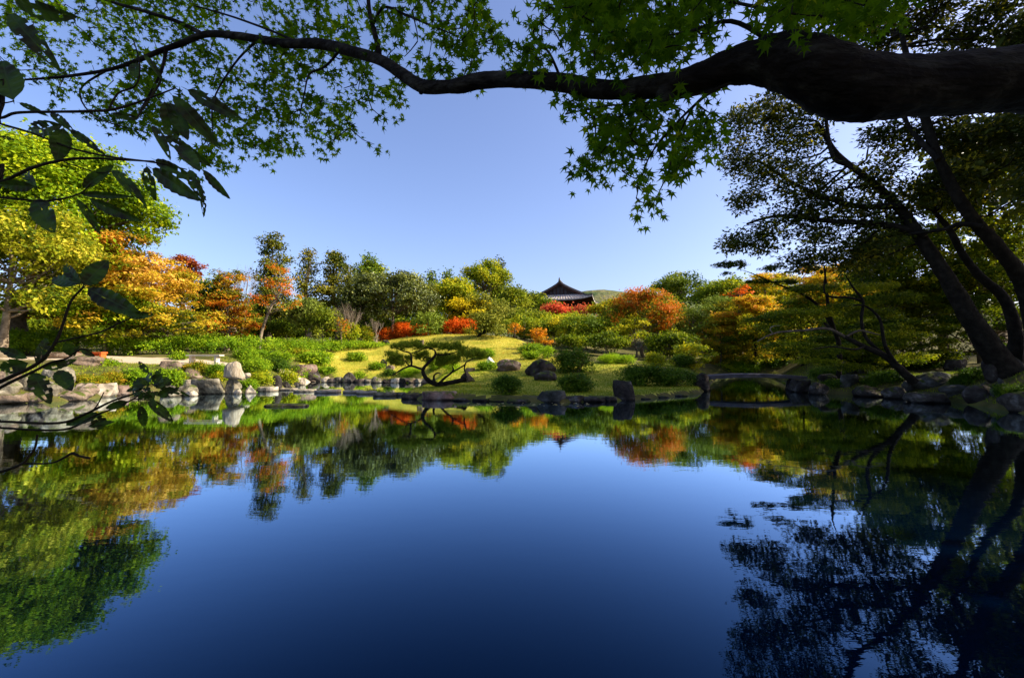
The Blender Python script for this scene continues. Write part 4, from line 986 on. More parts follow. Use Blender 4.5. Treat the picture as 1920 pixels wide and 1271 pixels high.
tree(1600, 590, 190, 24, 'maple_green', 'shaded green maple above the right bank rocks', 'layer', yb=692, nl=28, cover=.9, cap=18000, tmean=.35, leaf=.095, bark='bark_dark')
tree(1480, 540, 120, 42, 'yellow_green', 'yellow-green tree behind the arching maple', 'broad', yb=650, nl=16, cover=1., tmean=.4)
tree(1610, 520, 170, 50, 'green', 'dark green hillside tree behind the leaning oak trunk', 'broad', yb=680, nl=18, cover=1., cap=12000)
tree(1720, 500, 180, 32, 'green', 'dark hillside tree right of the leaning oak trunk', 'broad', yb=680, nl=18, cover=1., cap=12000)
tree(1690, 600, 150, 24, 'maple_green', 'shaded maple between the oak trunk and the rocks', 'layer', yb=690, nl=20, cover=.9, cap=12000, tmean=.35, leaf=.095)
tree(1860, 280, 260, 26, 'maple_green', 'tall green maple on the right hillside behind the oak trunks', 'layer', yb=560, nl=36, cover=.9, cap=22000, tmean=.4, leaf=.12)
tree(1830, 480, 240, 24, 'maple_green', 'lower green maple on the right hillside', 'layer', yb=670, nl=26, cover=.9, cap=16000, tmean=.25, leaf=.11)
tree(1980, 350, 300, 30, 'green', 'big dark tree closing the right hillside', 'broad', yb=680, nl=24, cover=.9, cap=16000, leaf=.15)

tree(1650, 430, 230, 27, 'maple_green', 'tall green maple filling the gap behind the leaning oak trunk', 'layer', yb=640, nl=30, cover=1., cap=20000, tmean=.45, leaf=.14)
tree(1760, 340, 240, 27, 'maple_green', 'tall yellowing green maple high between the oak trunks', 'layer', yb=600, nl=34, cover=1., cap=22000, tmean=.55, leaf=.15)
tree(1560, 505, 150, 54, 'yellow_green', 'yellow-green tree high on the slope behind the golden orange maple', 'broad', yb=630, nl=16, cover=1., tmean=.45)
tree(1470, 512, 120, 47, 'maple_mixed', 'orange-flecked maple on the slope above the pale pine', 'layer', yb=620, nl=18, cover=1.1, tmean=.5, leaf=.15)
tree(1385, 560, 130, 44, 'maple_mixed', 'salmon-orange maple layers behind the silvery pine', 'layer', yb=640, nl=18, cover=1.1, tmean=.6, leaf=.14)
tree(120, 440, 200, 30, 'gold_orange', 'orange-green maple layers under the camphor crown', 'layer', yb=600, nl=20, cover=1., cap=14000, tmean=.3, leaf=.13)
tree(200, 545, 170, 27, 'camphor', 'low yellow-green leafy tree just behind the hedge at left', 'broad', yb=640, nl=16, cover=.9, cap=14000, leaf=.12, tmean=.5)
# far woods masses beyond the garden: individual tree crowns
far = [(60, 560, 130, 55, 'green', 'dark green crown far back behind the left hedge'), (560, 590, 90, 62, 'mid_green', 'far green crown seen between the pine trunks'),
       (450, 590, 90, 60, 'green', 'far dark crown behind the orange maples'), (930, 560, 80, 75, 'mid_green', 'far green crown behind the broad olive pine'),
       (780, 560, 90, 66, 'green', 'far dark crown behind the great round evergreen'), (1160, 575, 90, 66, 'yellow_green', 'far yellow-green crown left of the red-topped maple'),
       (1060, 585, 120, 62, 'yellow_green', 'far yellow-green crown under the crimson cherry'), (1440, 535, 100, 66, 'green', 'far dark crown on the right skyline'),
       (1550, 545, 120, 60, 'green', 'far dark crown behind the golden orange maple'), (1250, 590, 120, 60, 'green', 'far dark crown behind the red-topped maple'),
       (1330, 590, 120, 58, 'mid_green', 'far green crown behind the pale pines'), (1000, 600, 110, 60, 'mid_green', 'far green crown behind the round green tree'),
       (690, 585, 90, 58, 'green', 'far dark crown between bare tree and evergreen'), (200, 575, 120, 50, 'green', 'far dark crown behind the golden maple')]
far += [(585, 556, 70, 64, 'mid_green', 'far green crown between the slender and open-tiered pines'), (648, 552, 80, 66, 'green', 'far dark crown right of the open-tiered pine'), (725, 545, 80, 68, 'green', 'far dark crown behind the twin-topped conifer'), (812, 530, 90, 74, 'yellow_green', 'far yellow-green crown below the two pointed tips'),
        (870, 545, 90, 76, 'green', 'far dark crown left of the olive-yellow skyline tree'), (405, 545, 70, 58, 'mid_green', 'far green crown behind the pale-limbed tree'), (478, 560, 70, 60, 'green', 'far dark crown left of the tall cloud-pruned conifer'), (1420, 545, 90, 60, 'yellow_green', 'far yellow-green crown above the orange-tipped maple'),
        (430, 605, 90, 54, 'green', 'low dark undergrowth tree behind the orange-red maple'), (520, 608, 100, 56, 'green', 'low dark undergrowth tree behind the tall cloud-pruned conifer'), (615, 610, 90, 57, 'mid_green', 'low green undergrowth tree behind the open-tiered pine'),
        (690, 605, 90, 60, 'green', 'low dark undergrowth tree behind the leafless shrub trees'), (760, 600, 90, 62, 'green', 'low dark undergrowth tree behind the scarlet azaleas'), (830, 592, 90, 64, 'mid_green', 'low green undergrowth tree behind the light green pine'),
        (900, 592, 90, 66, 'green', 'low dark undergrowth tree behind the low wide pine'), (1150, 610, 100, 56, 'green', 'low dark undergrowth tree left behind the red-topped maple'), (1380, 600, 110, 56, 'green', 'low dark undergrowth tree behind the orange-tipped maple'),
        (1490, 600, 110, 54, 'green', 'low dark undergrowth tree behind the arching green maple'), (350, 600, 90, 52, 'green', 'low dark undergrowth tree behind the golden maple trunk'), (60, 590, 160, 38, 'green', 'low dark undergrowth tree behind the pale-limbed tree at left'), (250, 600, 110, 40, 'mid_green', 'low green undergrowth tree behind the hedge under the golden maple')]
for px, yt, w_, D, pal, lab in far:
    tree(px, yt, w_, D, pal, lab, 'broad', yb=645, nl=12, cover=.9, cap=7000)
# trees standing outside the frame to the right and behind, whose shade the photograph shows
for x, y, h, w_, lab in [(14.5, 1, 15, 9.5, 'tall dark tree on the near right bank beside the viewpoint'), (20.5, 9, 18, 10, 'tall dark tree on the right bank beyond the frame'),
                     (13, -6, 13, 9, 'tall dark tree behind the viewpoint at right'), (25, 15.5, 17, 10, 'tall dark tree on the slope beyond the great oak'),
                     (29.5, 22, 20, 11, 'dark tree high on the right slope'), (7.5, -6, 12, 7, 'dark tree close behind the viewpoint'), (9.5, -1.5, 11, 8, 'dark tree crowding the near bank beside the great maple')]:
    g = gz(x, y); T = thing('evergreen_tree', (x, y, g), lab, 'tree'); tb = MB()
    p, r = smooth_path([[x, y, g - .2], [x + .3, y, g + 2.5], [x - .2, y + .2, g + 6], [x, y, g + h * .85]], [.35, .28, .2, .05], 4); tube(tb, p, r, 8); tb.build('trunk', 'bark_dark', T)
    lobes = []
    for k in range(22):
        d = unit(R.normal(0, 1, 3)); lobes.append((x + d[0] * w_ * .36, y + d[1] * w_ * .36, g + h * .62 + d[2] * h * .27, w_ * .18, w_ * .18, h * .1))
    mb = MB(); crown(mb, lobes, .45, 2.2, 11000, clump=1.6); mb.build('crown', 'oak_leaf', T)

# ------------------------------------------------------------------ great leaning evergreen oak on the right
def oak():
    base = P(1905, 700, 15.7); g = gz(base[0], base[1])
    T = thing('evergreen_oak', (base[0], base[1], g), 'great dark evergreen oak with three leaning trunks on the right bank', 'tree')
    def br(name, pts, rpx, sides=10):
        mb = MB(); pts = [(a, b_, d if name == 'trunk' else d * 1.18) for a, b_, d in pts]; W_ = [P(a, b_, d) for a, b_, d in pts]; rr = [q * d / F_PX * (.64 if name == 'trunk' else .62) for q, (a, b_, d) in zip(rpx, pts)]
        p, r = smooth_path(W_, rr, 6); tube(mb, p, r, sides, .04); mb.build(name, 'bark_dark', T); return p
    n1 = br('trunk', [(1915, 740, 15.6), (1880, 685, 15.6), (1825, 605, 15.6), (1765, 505, 15.7), (1725, 445, 15.9), (1690, 395, 16.2), (1640, 345, 16.6), (1570, 290, 17.2), (1540, 240, 17.6)], [44, 34, 25, 19, 16, 13, 10, 8, 6])
    n2 = br('trunk', [(1975, 720, 15.4), (1950, 620, 15.2), (1925, 540, 15), (1883, 478, 14.8), (1822, 408, 14.7), (1783, 345, 14.7), (1757, 290, 14.7), (1735, 225, 14.8), (1710, 150, 14.9), (1690, 60, 15)], [42, 30, 23, 18, 16, 14, 12, 11, 9, 6])
    n3 = br('trunk', [(1900, 680, 16), (1905, 630, 16), (1883, 560, 16), (1838, 519, 16.1), (1803, 474, 16.2), (1780, 430, 16.3), (1750, 395, 16.5)], [20, 16, 13, 11, 9, 8, 5])
    nodes = np.vstack([n1, n2, n3])
    br('branch', [(1735, 440, 13.3), (1650, 420, 13.8), (1560, 415, 14.5), (1460, 405, 15.5), (1400, 420, 16)], [12, 9, 7, 5, 3], 6)
    br('branch', [(1690, 385, 13.5), (1600, 385, 14.2), (1500, 350, 15), (1420, 300, 16)], [10, 8, 5, 3], 6)
    br('branch', [(1760, 300, 12.2), (1730, 270, 12.6), (1700, 230, 13), (1690, 180, 13)], [9, 8, 6, 4], 6)
    br('branch', [(1620, 330, 13.8), (1590, 310, 14), (1560, 290, 14.2), (1545, 200, 14.5), (1530, 160, 14.6)], [7, 7, 6, 5, 4], 6)
    br('branch', [(1840, 425, 12.2), (1800, 420, 12.4), (1770, 430, 12.8), (1700, 440, 13.4)], [8, 7, 6, 3], 6)
    lobes_px = [(1420, 245, 70, 42, 16), (1385, 300, 34, 30, 16.5), (1440, 320, 60, 40, 15.8), (1500, 250, 50, 50, 15), (1500, 345, 60, 42, 15), (1400, 375, 34, 22, 16.4), (1378, 455, 26, 14, 16.5), (1420, 450, 50, 26, 16),
                (1480, 420, 60, 36, 15.4), (1545, 380, 50, 45, 15), (1550, 460, 62, 34, 15), (1610, 395, 50, 40, 14.4), (1640, 330, 50, 34, 14), (1655, 440, 52, 42, 14.2), (1610, 490, 48, 26, 14.8), (1500, 490, 40, 20, 15.6),
                (1690, 265, 46, 36, 13.8), (1650, 250, 26, 18, 13.8), (1700, 380, 40, 34, 13.8), (1760, 250, 44, 34, 13), (1815, 265, 46, 30, 13), (1870, 250, 46, 24, 12.6), (1925, 260, 40, 34, 12.4), (1800, 330, 30, 30, 12.8),
                (1600, 50, 44, 34, 14.5), (1665, 45, 50, 34, 13.8), (1730, 60, 50, 34, 13.5), (1790, 70, 50, 30, 13), (1850, 50, 50, 34, 12.8), (1910, 75, 44, 34, 12.4), (1640, 88, 40, 16, 14), (1870, 12, 40, 12, 12.8), (1760, 8, 50, 14, 13), (1700, -40, 70, 40, 13), (1830, -50, 90, 40, 12.6),
                (1985, 150, 60, 90, 12), (1990, 330, 60, 80, 12.4), (1470, 190, 60, 26, 15), (1560, 200, 36, 22, 14.6), (1395, 220, 30, 20, 16.2), (1740, 350, 30, 40, 13.2)]
    lb = MB(); lobes = []
    for px, py, ax, ay, d in lobes_px:
        d *= 1.18; c = P(px, py, d); s = d / F_PX; lobes.append((*c, ax * s, (ax + ay) * .45 * s, ay * s, R.normal(0, .05)))
        near = nodes[np.argmin(np.linalg.norm(nodes - c - np.array([.5, 0, -.3]), axis=1))]; limb(lb, near, c, .05, .012, -.05, 5, 6, .06)
    lb.build('limbs', 'bark_dark', T)
    mb = MB()
    for l_ in lobes:      # hanging sprays of long leaves within each lobe
        c = np.array(l_[:3]); r = np.array(l_[3:6]); vol = r[0] * r[2]; nc = int(43 * vol ** .95) + 12
        d = unit(R.normal(0, 1, (nc, 3))) * R.uniform(.15, 1.05, (nc, 1)) ** .6; cc = c + d * r * 1.02
        n = nc * 26; idx = R.integers(0, nc, n); pos = cc[idx] + R.normal(0, .15, (n, 3)) * [1.3, 1.3, .8]
        tip = unit((pos - cc[idx]) + np.array([0, 0, -.06])) ; ct = R.normal(0, .1, nc) + (R.random(nc) < .16) * .55  # some sprays tinted yellow, sunlit highlights put into the leaf colour
        scatter(mb, pos, R.normal(0, .6, (n, 3)) + [0, -.2, .9], R.uniform(.14, .23, n), (LEAF[0] * [.75, 1, 1], LEAF[1]), .32 + ct[idx] + R.normal(0, .12, n), tan=tip)
    mb.build('crown', 'oak_leaf', T)
oak()

# leaning maple over the water on the right bank, with bare curling branches
def leaning_maple():
    base = P(1712, 722, 17.5); g = gz(base[0], base[1])
    T = thing('maple_tree', (base[0], base[1], g), 'leaning maple with long bare curving branches over the right bank', 'tree')
    def br(name, pts, rpx, sides=7, bark='bark_dark'):
        mb = MB(); W_ = [P(a, b_, d) for a, b_, d in pts]; rr = [q * .62 * d / F_PX for q, (a, b_, d) in zip(rpx, pts)]
        p, r = smooth_path(W_, rr, 5); tube(mb, p, r, sides, .03); mb.build(name, bark, T); return p
    br('trunk', [(1714, 716, 17.5), (1690, 694, 17.5), (1660, 668, 17.5), (1620, 650, 17.6), (1585, 632, 17.7), (1560, 618, 17.8), (1545, 605, 17.9)], [13, 11, 9, 8, 6, 5, 3])
    br('branch', [(1585, 632, 17.7), (1550, 616, 17.6), (1500, 620, 17.5), (1460, 623, 17.5), (1438, 630, 17.4), (1420, 640, 17.4)], [5, 4, 3.6, 3, 2.2, 1.2], bark='bark')
    br('branch', [(1448, 624, 17.5), (1444, 616, 17.5), (1452, 611, 17.5), (1462, 611, 17.4)], [1.6, 1.4, 1.2, .7], 5, 'bark_pale')
    br('branch', [(1660, 668, 17.5), (1625, 635, 17.8), (1615, 600, 18), (1618, 565, 18), (1600, 540, 18), (1585, 515, 18.2)], [6, 5, 4.5, 4, 3, 1.5])
    br('branch', [(1618, 565, 18), (1590, 558, 18), (1555, 556, 18), (1545, 540, 18), (1550, 500, 18.2)], [4, 3.5, 3, 2.2, 1.5])
    br('branch', [(1690, 694, 17.5), (1660, 650, 17.2), (1650, 600, 17), (1625, 575, 17), (1600, 572, 17)], [6, 5, 4, 3, 1.6])
    br('branch', [(1620, 650, 17.6), (1600, 655, 17), (1560, 650, 16.8), (1520, 655, 16.8)], [4, 3, 2.4, 1.2])
    br('branch', [(1585, 632, 17.7), (1610, 620, 17.7), (1630, 623, 17.7), (1650, 628, 17.8)], [4, 3.4, 2.6, 1.4], bark='bark')
    lobes = []
    for px, py, ax, ay, d in [(1500, 590, 60, 8, 18.5), (1570, 580, 46, 8, 19), (1640, 590, 50, 9, 19), (1530, 545, 50, 8, 19.5), (1690, 560, 40, 9, 19), (1480, 650, 50, 7, 18), (1560, 660, 50, 9, 18.4), (1640, 650, 50, 9, 18.6), (1690, 630, 40, 9, 18.4),
                          (1720, 670, 30, 9, 18.6), (1600, 690, 36, 7, 18.6), (1440, 600, 36, 6, 18.4), (1640, 540, 40, 8, 19.5), (1530, 680, 40, 6, 18)]:
        c = P(px, py, d); s = d / F_PX; lobes.append((*c, ax * s, ax * .7 * s, ay * s, R.normal(0, .12)))
    mb = MB(); crown(mb, lobes, .085, 1.3, 26000, clump=1.9, flat=.3, upb=1.0, tmean=.42); mb.build('crown', 'maple_green', T)
leaning_maple()

# thin maple sprig reaching into the sky left of the oak
def sprig():
    a = P(1560, 600, 21); T = thing('maple_tree', (a[0] + .6, a[1] + .5, gz(a[0] + .6, a[1] + .5)), 'slender maple whose thin bough ends in a dark sprig against the sky', 'tree')
    b0 = WORLD_O[T.name]
    for pts, rr in (([tuple(b0), tuple(P(1572, 640, 21.3)), tuple(P(1540, 580, 21)), tuple(P(1505, 552, 21)), tuple(P(1470, 538, 21)), tuple(P(1432, 522, 21)), tuple(P(1408, 512, 21)), tuple(P(1390, 506, 21))], [.12, .1, .08, .06, .045, .035, .02, .01]),
                    ([tuple(P(1572, 640, 21.3)), tuple(P(1556, 590, 21)), tuple(P(1549, 540, 21)), tuple(P(1546, 500, 21))], [.09, .07, .06, .03])):
        mb = MB(); p, r = smooth_path(pts, rr, 5); tube(mb, p, r, 6, .03); mb.build('branch' if rr[0] < .1 else 'trunk', 'bark_dark', T)
    lobes = []
    for px, py, ax, ay in [(1372, 494, 20, 4), (1358, 502, 14, 3), (1386, 500, 14, 4), (1366, 513, 8, 3), (1450, 502, 18, 3), (1436, 506, 12, 2), (1470, 530, 22, 4), (1350, 497, 8, 3), (1500, 542, 26, 5), (1420, 528, 18, 3)]:
        c = P(px, py, 21); s = 21 / F_PX; lobes.append((*c, ax * s, ax * s * .7, ay * s))
    mb = MB(); crown(mb, lobes, .11, 1.3, 6000, clump=1.2, flat=.3, upb=1.2, tmean=.2, tmpl=STAR); mb.build('crown', 'maple_green', T)
sprig()

# ------------------------------------------------------------------ leaning black pine on the peninsula
def hero_pine():
    D0 = 20.0; o = P(862, 722, D0 + .2); g = gz(o[0], o[1])
    T = thing('black_pine', (o[0], o[1], g), 'old leaning black pine with twisted dark trunk at the peninsula tip', 'tree')
    Q = lambda x, y, d=0.: (600 + x / 6, 600 + y / 6, D0 + d)
    def br(name, pts, rr, sides=7):
        W_ = [P(*Q(*p)) for p in pts]; k = D0 / F_PX
        p, r = smooth_path(W_, [q * k * .72 for q in rr], 5); mb = MB(); tube(mb, p, r, sides, .05); mb.build(name, 'bark_dark', T)
    br('trunk', [(1640, 660, .3), (1560, 685, .2), (1450, 705, .1), (1330, 725, 0), (1235, 690, 0), (1175, 625, 0), (1160, 560, 0), (1200, 500, 0), (1265, 435, .1), (1300, 385, .1), (1290, 340, .1)], [7, 6, 6, 6.5, 6, 5.2, 4.6, 4, 3.6, 3.2, 2])
    br('branch', [(1160, 560), (1110, 540, -.1), (1030, 518, -.3), (960, 535, -.4), (900, 565, -.5), (850, 600, -.5), (800, 625, -.5)], [3.4, 3, 2.6, 2.3, 2, 1.6, .9])
    br('branch', [(1030, 518, -.3), (1030, 450, -.3), (1015, 375, -.2), (940, 350, -.2), (880, 325, -.2), (830, 298, -.2)], [2.8, 2.5, 2.2, 1.8, 1.4, .8])
    br('branch', [(1030, 518, -.3), (980, 495, -.4), (960, 460, -.5), (860, 440, -.5), (790, 410, -.5)], [1.8, 1.6, 1.4, 1.2, .8])
    br('branch', [(1330, 725), (1400, 655, -.3), (1470, 600, -.4), (1500, 560, -.5), (1490, 520, -.5)], [4, 3.2, 2.6, 2.2, 1.6])
    br('branch', [(1470, 595, -.4), (1560, 545, -.5), (1630, 500, -.5), (1650, 470, -.5), (1740, 430, -.4), (1830, 435, -.4)], [2.2, 2, 1.8, 1.6, 1.2, .7])
    br('branch', [(1630, 580, -.4), (1625, 530, -.4), (1645, 480, -.4)], [2, 1.8, 1.4])
    br('branch', [(1290, 340, .1), (1200, 310, .1), (1110, 350, .1), (1010, 378, .1)], [2, 1.8, 1.5, 1.2])
    br('branch', [(1300, 385, .1), (1390, 392, .2), (1490, 372, .3), (1560, 345, .3), (1600, 300, .3)], [2.4, 2.1, 1.8, 1.4, .8])
    br('branch', [(1265, 435, .1), (1180, 420, .4), (1150, 460, .6), (1100, 420, .7)], [1.8, 1.4, 1.2, .8])
    br('branch', [(1330, 725), (1290, 690, -.2), (1282, 630, -.3), (1310, 600, -.3), (1350, 596, -.2)], [3.4, 3, 2.6, 2, 1.4])
    pads = [(870, 300, 60, 26, -.2), (960, 285, 70, 34, 0), (1060, 280, 70, 34, .2), (1140, 310, 60, 26, .1), (1260, 290, 60, 30, .3), (1350, 300, 70, 36, .3), (1450, 305, 70, 40, .3), (1550, 300, 55, 44, .3), (1620, 350, 50, 40, .2),
            (800, 390, 50, 24, -.5), (860, 410, 60, 26, -.5), (800, 470, 50, 30, -.4), (900, 490, 70, 26, -.4), (880, 450, 60, 26, .4), (1000, 440, 50, 26, .4), (1110, 410, 60, 34, .7), (1190, 390, 50, 30, .7), (1230, 460, 50, 30, .8),
            (1350, 440, 60, 40, .6), (1430, 420, 60, 36, .6), (1500, 450, 60, 40, .2), (1420, 490, 60, 26, .4), (1560, 420, 50, 36, 0), (1680, 390, 50, 34, -.3), (1760, 390, 55, 30, -.4), (1830, 400, 45, 26, -.4), (1740, 350, 50, 22, -.3), (1340, 500, 40, 22, .4)]
    mb = MB()
    for x, y, ax, ay, d in pads:
        px, py, dd = Q(x, y, d); c = P(px, py, dd); k = D0 / F_PX / 6; n = int(ax * ay / 30) + 6
        tp = c + np.stack([R.normal(0, .55, n) * ax * k, R.normal(0, .6, n) * ax * k, R.normal(0, .62, n) * ay * k], 1)
        m_ = 13; idx = np.repeat(np.arange(n), m_); dirs = unit(R.normal(0, .6, (n * m_, 3)) + np.array([0, 0, .75]))
        scatter(mb, tp[idx], np.cross(dirs, R.normal(0, 1, dirs.shape)), R.uniform(.13, .22, n * m_), (BLADE[0] * [.9, 1, 1], BLADE[1]), (.4 + R.normal(0, .15, n))[idx] + R.normal(0, .12, n * m_), tan=dirs * 8)
    mb.build('crown', 'pine_hero', T, kind='stuff')
hero_pine()

# ------------------------------------------------------------------ grass on the ground, fallen leaves on the water
def grass():
    def field(n, xr, yr, size, name, pal, test):
        x = R.uniform(*xr, n); y = R.uniform(*yr, n); ok = test(x, y); x, y = x[ok], y[ok]
        pos = np.stack([x, y, ground(x, y) - .01], 1); k = len(x)
        dirs = unit(R.normal(0, .45, (k, 3)) + [0, 0, 1]); t = .45 + .3 * np.sin(x * 1.1 + np.sin(y * .8) * 2) * np.sin(y * .9) + R.normal(0, .2, k)
        mb = MB(); scatter(mb, pos, np.cross(dirs, R.normal(0, 1, (k, 3))), R.uniform(.6, 1.3, k) * size, (BLADE[0] * [2.2, 1, 1], BLADE[1]), t, tan=dirs * 8); mb.build(name, pal, kind='stuff')
    lawn_t = lambda x, y: inpoly(x, y, lawn_poly) & (pond_sd(x, y) > .04)
    field(85000, (-6, 10), (17, 31), .075, 'grass_near', 'grass_green', lawn_t)
    field(80000, (-18, 4), (30, 50), .1, 'grass_far', 'grass', lawn_t)
    def bank(x, y): s = pond_sd(x, y); return (s > .04) & (s < 5) & ~inpoly(x, y, lawn_poly) & ~inpoly(x, y, path_poly)
    field(60000, (-24, -8), (14, 36), .09, 'ground_cover', 'grass_green', bank)
    field(60000, (9, 22), (10, 34), .09, 'undergrowth', 'grass_green', bank)
    n = 900; x = R.uniform(-17, 9, n); y = R.uniform(18, 48, n); ok = lawn_t(x, y); x, y = x[ok], y[ok]; mb = MB()
    scatter(mb, np.stack([x, y, ground(x, y) + .05], 1), R.normal(0, .4, (len(x), 3)) + [0, 0, 1.], R.uniform(.05, .11, len(x)), LEAF, R.random(len(x))); mb.build('leaf_litter', 'orange_red', kind='stuff')
    n = 45; px = R.uniform(880, 1105, n); py = 754 + R.uniform(1.5, 7, n); mb = MB()
    pos = np.array([[*onwater(a, b_), .006] for a, b_ in zip(px, py)])
    scatter(mb, pos, np.tile([[0, 0, 1.]], (n, 1)), R.uniform(.06, .16, n), (LEAF[0] * [1.2, 1, 0], LEAF[1]), R.random(n)); mb.build('fallen_leaves', 'fallen', kind='stuff')
grass()

# ------------------------------------------------------------------ near maple with the great limb across the top
def near_maple():
    base = np.array([3.9, 1.0, gz(3.9, 1.0)])
    T = thing('maple_tree', base, 'great green maple whose dark limb arches across the top of the view', 'tree')
    DL = lambda x: float(np.interp(x, [0, 400, 800, 1200, 1500, 2000], [4.0, 3.6, 2.7, 2.1, 1.85, 1.95]))
    limb_px = [(2060, 150, 66), (1990, 150, 66), (1900, 149, 64), (1820, 156, 62), (1740, 161, 60), (1660, 166, 62), (1600, 164, 68), (1560, 150, 66), (1510, 127, 62), (1460, 115, 54), (1410, 118, 43), (1365, 127, 33), (1315, 146, 29), (1270, 160, 26), (1225, 163, 23),
               (1160, 169, 18), (1105, 166, 19), (1050, 155, 17.5), (960, 149, 15), (900, 152, 16), (866, 160, 15), (840, 163, 12.5), (792, 162, 13), (752, 138, 12), (715, 114, 10.5), (660, 97, 10.5), (600, 83, 10), (530, 82, 8.5), (495, 76, 8), (440, 67, 7), (385, 65, 6.2), (340, 82, 5.4),
               (300, 96, 4.8), (255, 115, 4), (200, 132, 3.2), (120, 144, 2.6), (45, 150, 1.8)]
    W_ = [P(x, y, DL(x)) for x, y, r in limb_px]; rr = [r * DL(x) / F_PX * (.9 if x > 1400 else .95) for x, y, r in limb_px]
    tp = [base - [0, 0, .3], base + [.05, 0, 1.2], base + [-.05, .25, 2.0], np.array([3.4, 1.6, 2.72])]
    p, r = smooth_path(tp + W_, [.34, .29, .25, .2] + rr, 5)
    mb = MB(); p, r = smooth_path(p, r, 2); r = r * (1 + .03 * np.sin(np.arange(len(r)) * .55) * np.sin(np.arange(len(r)) * .21)); tube(mb, p, r, 26, .014)
    tube(mb, *smooth_path([P(790, 160, 2.72), P(789, 176, 2.72)], [.03, .013], 2), 7, .05)
    tube(mb, *smooth_path([P(1246, 170, 2.05), P(1247, 192, 2.03), P(1248, 204, 2.02)], [.05, .04, .018], 2), 8, .08)
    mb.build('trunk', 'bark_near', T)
    nodes = [tuple(P(x, y, DL(x))) for x, y, r_ in limb_px[8:]]
    def br(pts, rr_):
        W2 = [P(*q) if len(q) == 3 else P(*q, DL(q[0])) for q in pts]; p2, r2 = smooth_path(W2, [q * DL(pt[0]) / F_PX for q, pt in zip(rr_, pts)], 5)
        m2 = MB(); tube(m2, p2, r2, 7, .03); m2.build('branch', 'bark_near', T); nodes.extend(map(tuple, p2[::3]))
    br([(712, 112), (706, 75), (698, 45), (692, 15), (690, -20)], [6.5, 5, 4.4, 4, 3.6])
    br([(700, 45), (720, 14), (760, 28), (800, 45), (850, 65)], [3, 2.6, 2.4, 1.8, 1])
    br([(375, 62), (330, 40), (265, 20), (215, 6), (170, -10)], [4.4, 3.6, 3, 2.6, 2.2])
    br([(312, 92), (304, 130), (290, 160), (270, 195), (262, 210)], [3.4, 2.6, 2, 1.4, 1])
    br([(640, 92), (610, 125), (580, 140), (570, 180), (560, 225)], [2.6, 2.2, 1.8, 1.3, .8])
    br([(560, 80), (500, 55), (430, 30), (360, 10)], [2.6, 2.2, 1.8, 1.4])
    br([(1370, 155), (1330, 175), (1300, 200), (1260, 240), (1220, 290), (1200, 340)], [4, 3.4, 2.8, 2.2, 1.6, 1])
    br([(1300, 200), (1270, 260), (1250, 330), (1215, 400)], [2.4, 1.8, 1.3, .8])
    br([(1440, 75), (1370, 40), (1290, 60), (1210, 75), (1160, 90)], [5, 4, 3, 2.2, 1.4])
    br([(1500, 70), (1480, 30), (1400, 10), (1300, -10)], [5, 4, 3, 2.4])
    br([(1050, 145), (1030, 100), (1000, 60), (1040, 20)], [3, 2.4, 1.8, 1])
    br([(1340, 170), (1240, 190), (1130, 200), (1060, 215)], [2.6, 2, 1.5, .9])
    br([(480, 78), (440, 120), (400, 190), (400, 260)], [2.4, 1.8, 1.4, .9])
    br([(200, 132), (150, 170), (180, 220), (280, 250)], [2, 1.6, 1.3, .8])
    # sprays
    R2 = np.random.default_rng(11)
    def inp(x, y, poly): return bool(inpoly(np.array([x]), np.array([y]), poly)[0])
    regs = [([(-60, -60), (930, -60), (905, 20), (955, 95), (960, 140), (865, 150), (760, 140), (745, 205), (735, 245), (700, 285), (660, 255), (645, 240), (625, 305), (600, 300), (575, 262), (530, 280), (510, 300), (480, 280), (430, 270), (420, 345), (370, 320), (300, 240), (230, 262), (170, 225), (95, 180), (-60, 120)], 760, (0, .6)),
            ([(1010, -60), (1640, -60), (1640, 20), (1560, 30), (1490, 30), (1400, 42), (1300, 88), (1250, 112), (1050, 118), (960, 128), (965, 95), (1000, 80), (1010, 40), (1025, 0)], 300, (-.25, .4)),
            ([(1045, 180), (1150, 190), (1335, 165), (1330, 240), (1315, 285), (1285, 318), (1235, 335), (1215, 395), (1190, 385), (1165, 345), (1105, 352), (1080, 322), (1105, 290), (1095, 230), (1050, 215)], 95, (-.1, .25)),
            ([(1560, -40), (1640, -40), (1680, 40), (1620, 60), (1560, 40)], 25, (.1, .4))]
    spr = []
    for poly, cnt, (d0, d1) in regs:
        xs = [q[0] for q in poly]; ys = [q[1] for q in poly]; got = 0; tries = 0
        while got < cnt and tries < 40000:
            tries += 1; x = R2.uniform(min(xs), max(xs)); y = R2.uniform(min(ys), max(ys))
            if not inp(x, y, poly): continue
            nzv = math.sin(x * .021 + 1.7 * math.sin(y * .017)) * math.sin(y * .026 + 1.3 * math.sin(x * .013 + 2)) 
            if nzv < -.18 and R2.random() < .8: continue
            spr.append((x, y, DL(x) + R2.uniform(d0, d1))); got += 1
    S = np.array([P(*q) for q in spr]); tree_pts = np.array(nodes)
    # connect sprays to the growing tree (nearest first)
    dist = np.linalg.norm(S[:, None] - tree_pts[None], axis=-1); par = [tree_pts[k] for k in dist.argmin(1)]; dmin = dist.min(1); todo = set(range(len(S))); tw = MB()
    while todo:
        k = min(todo, key=lambda q: dmin[q]); todo.discard(k)
        a, b_ = np.array(par[k]), S[k]; rr0 = .007 if dmin[k] > .3 else .0048
        limb(tw, a, b_, rr0, .0026, -.05, 3, 3, .06)
        dd = np.linalg.norm(S - S[k], axis=1)
        for q in todo:
            if dd[q] < dmin[q]: dmin[q] = dd[q]; par[q] = S[k]
    tw.build('twigs', 'twig', T)
    pos, nrm, siz, tin, tng = [], [], [], [], []
    camp = np.array([0, 0, CAM_H])
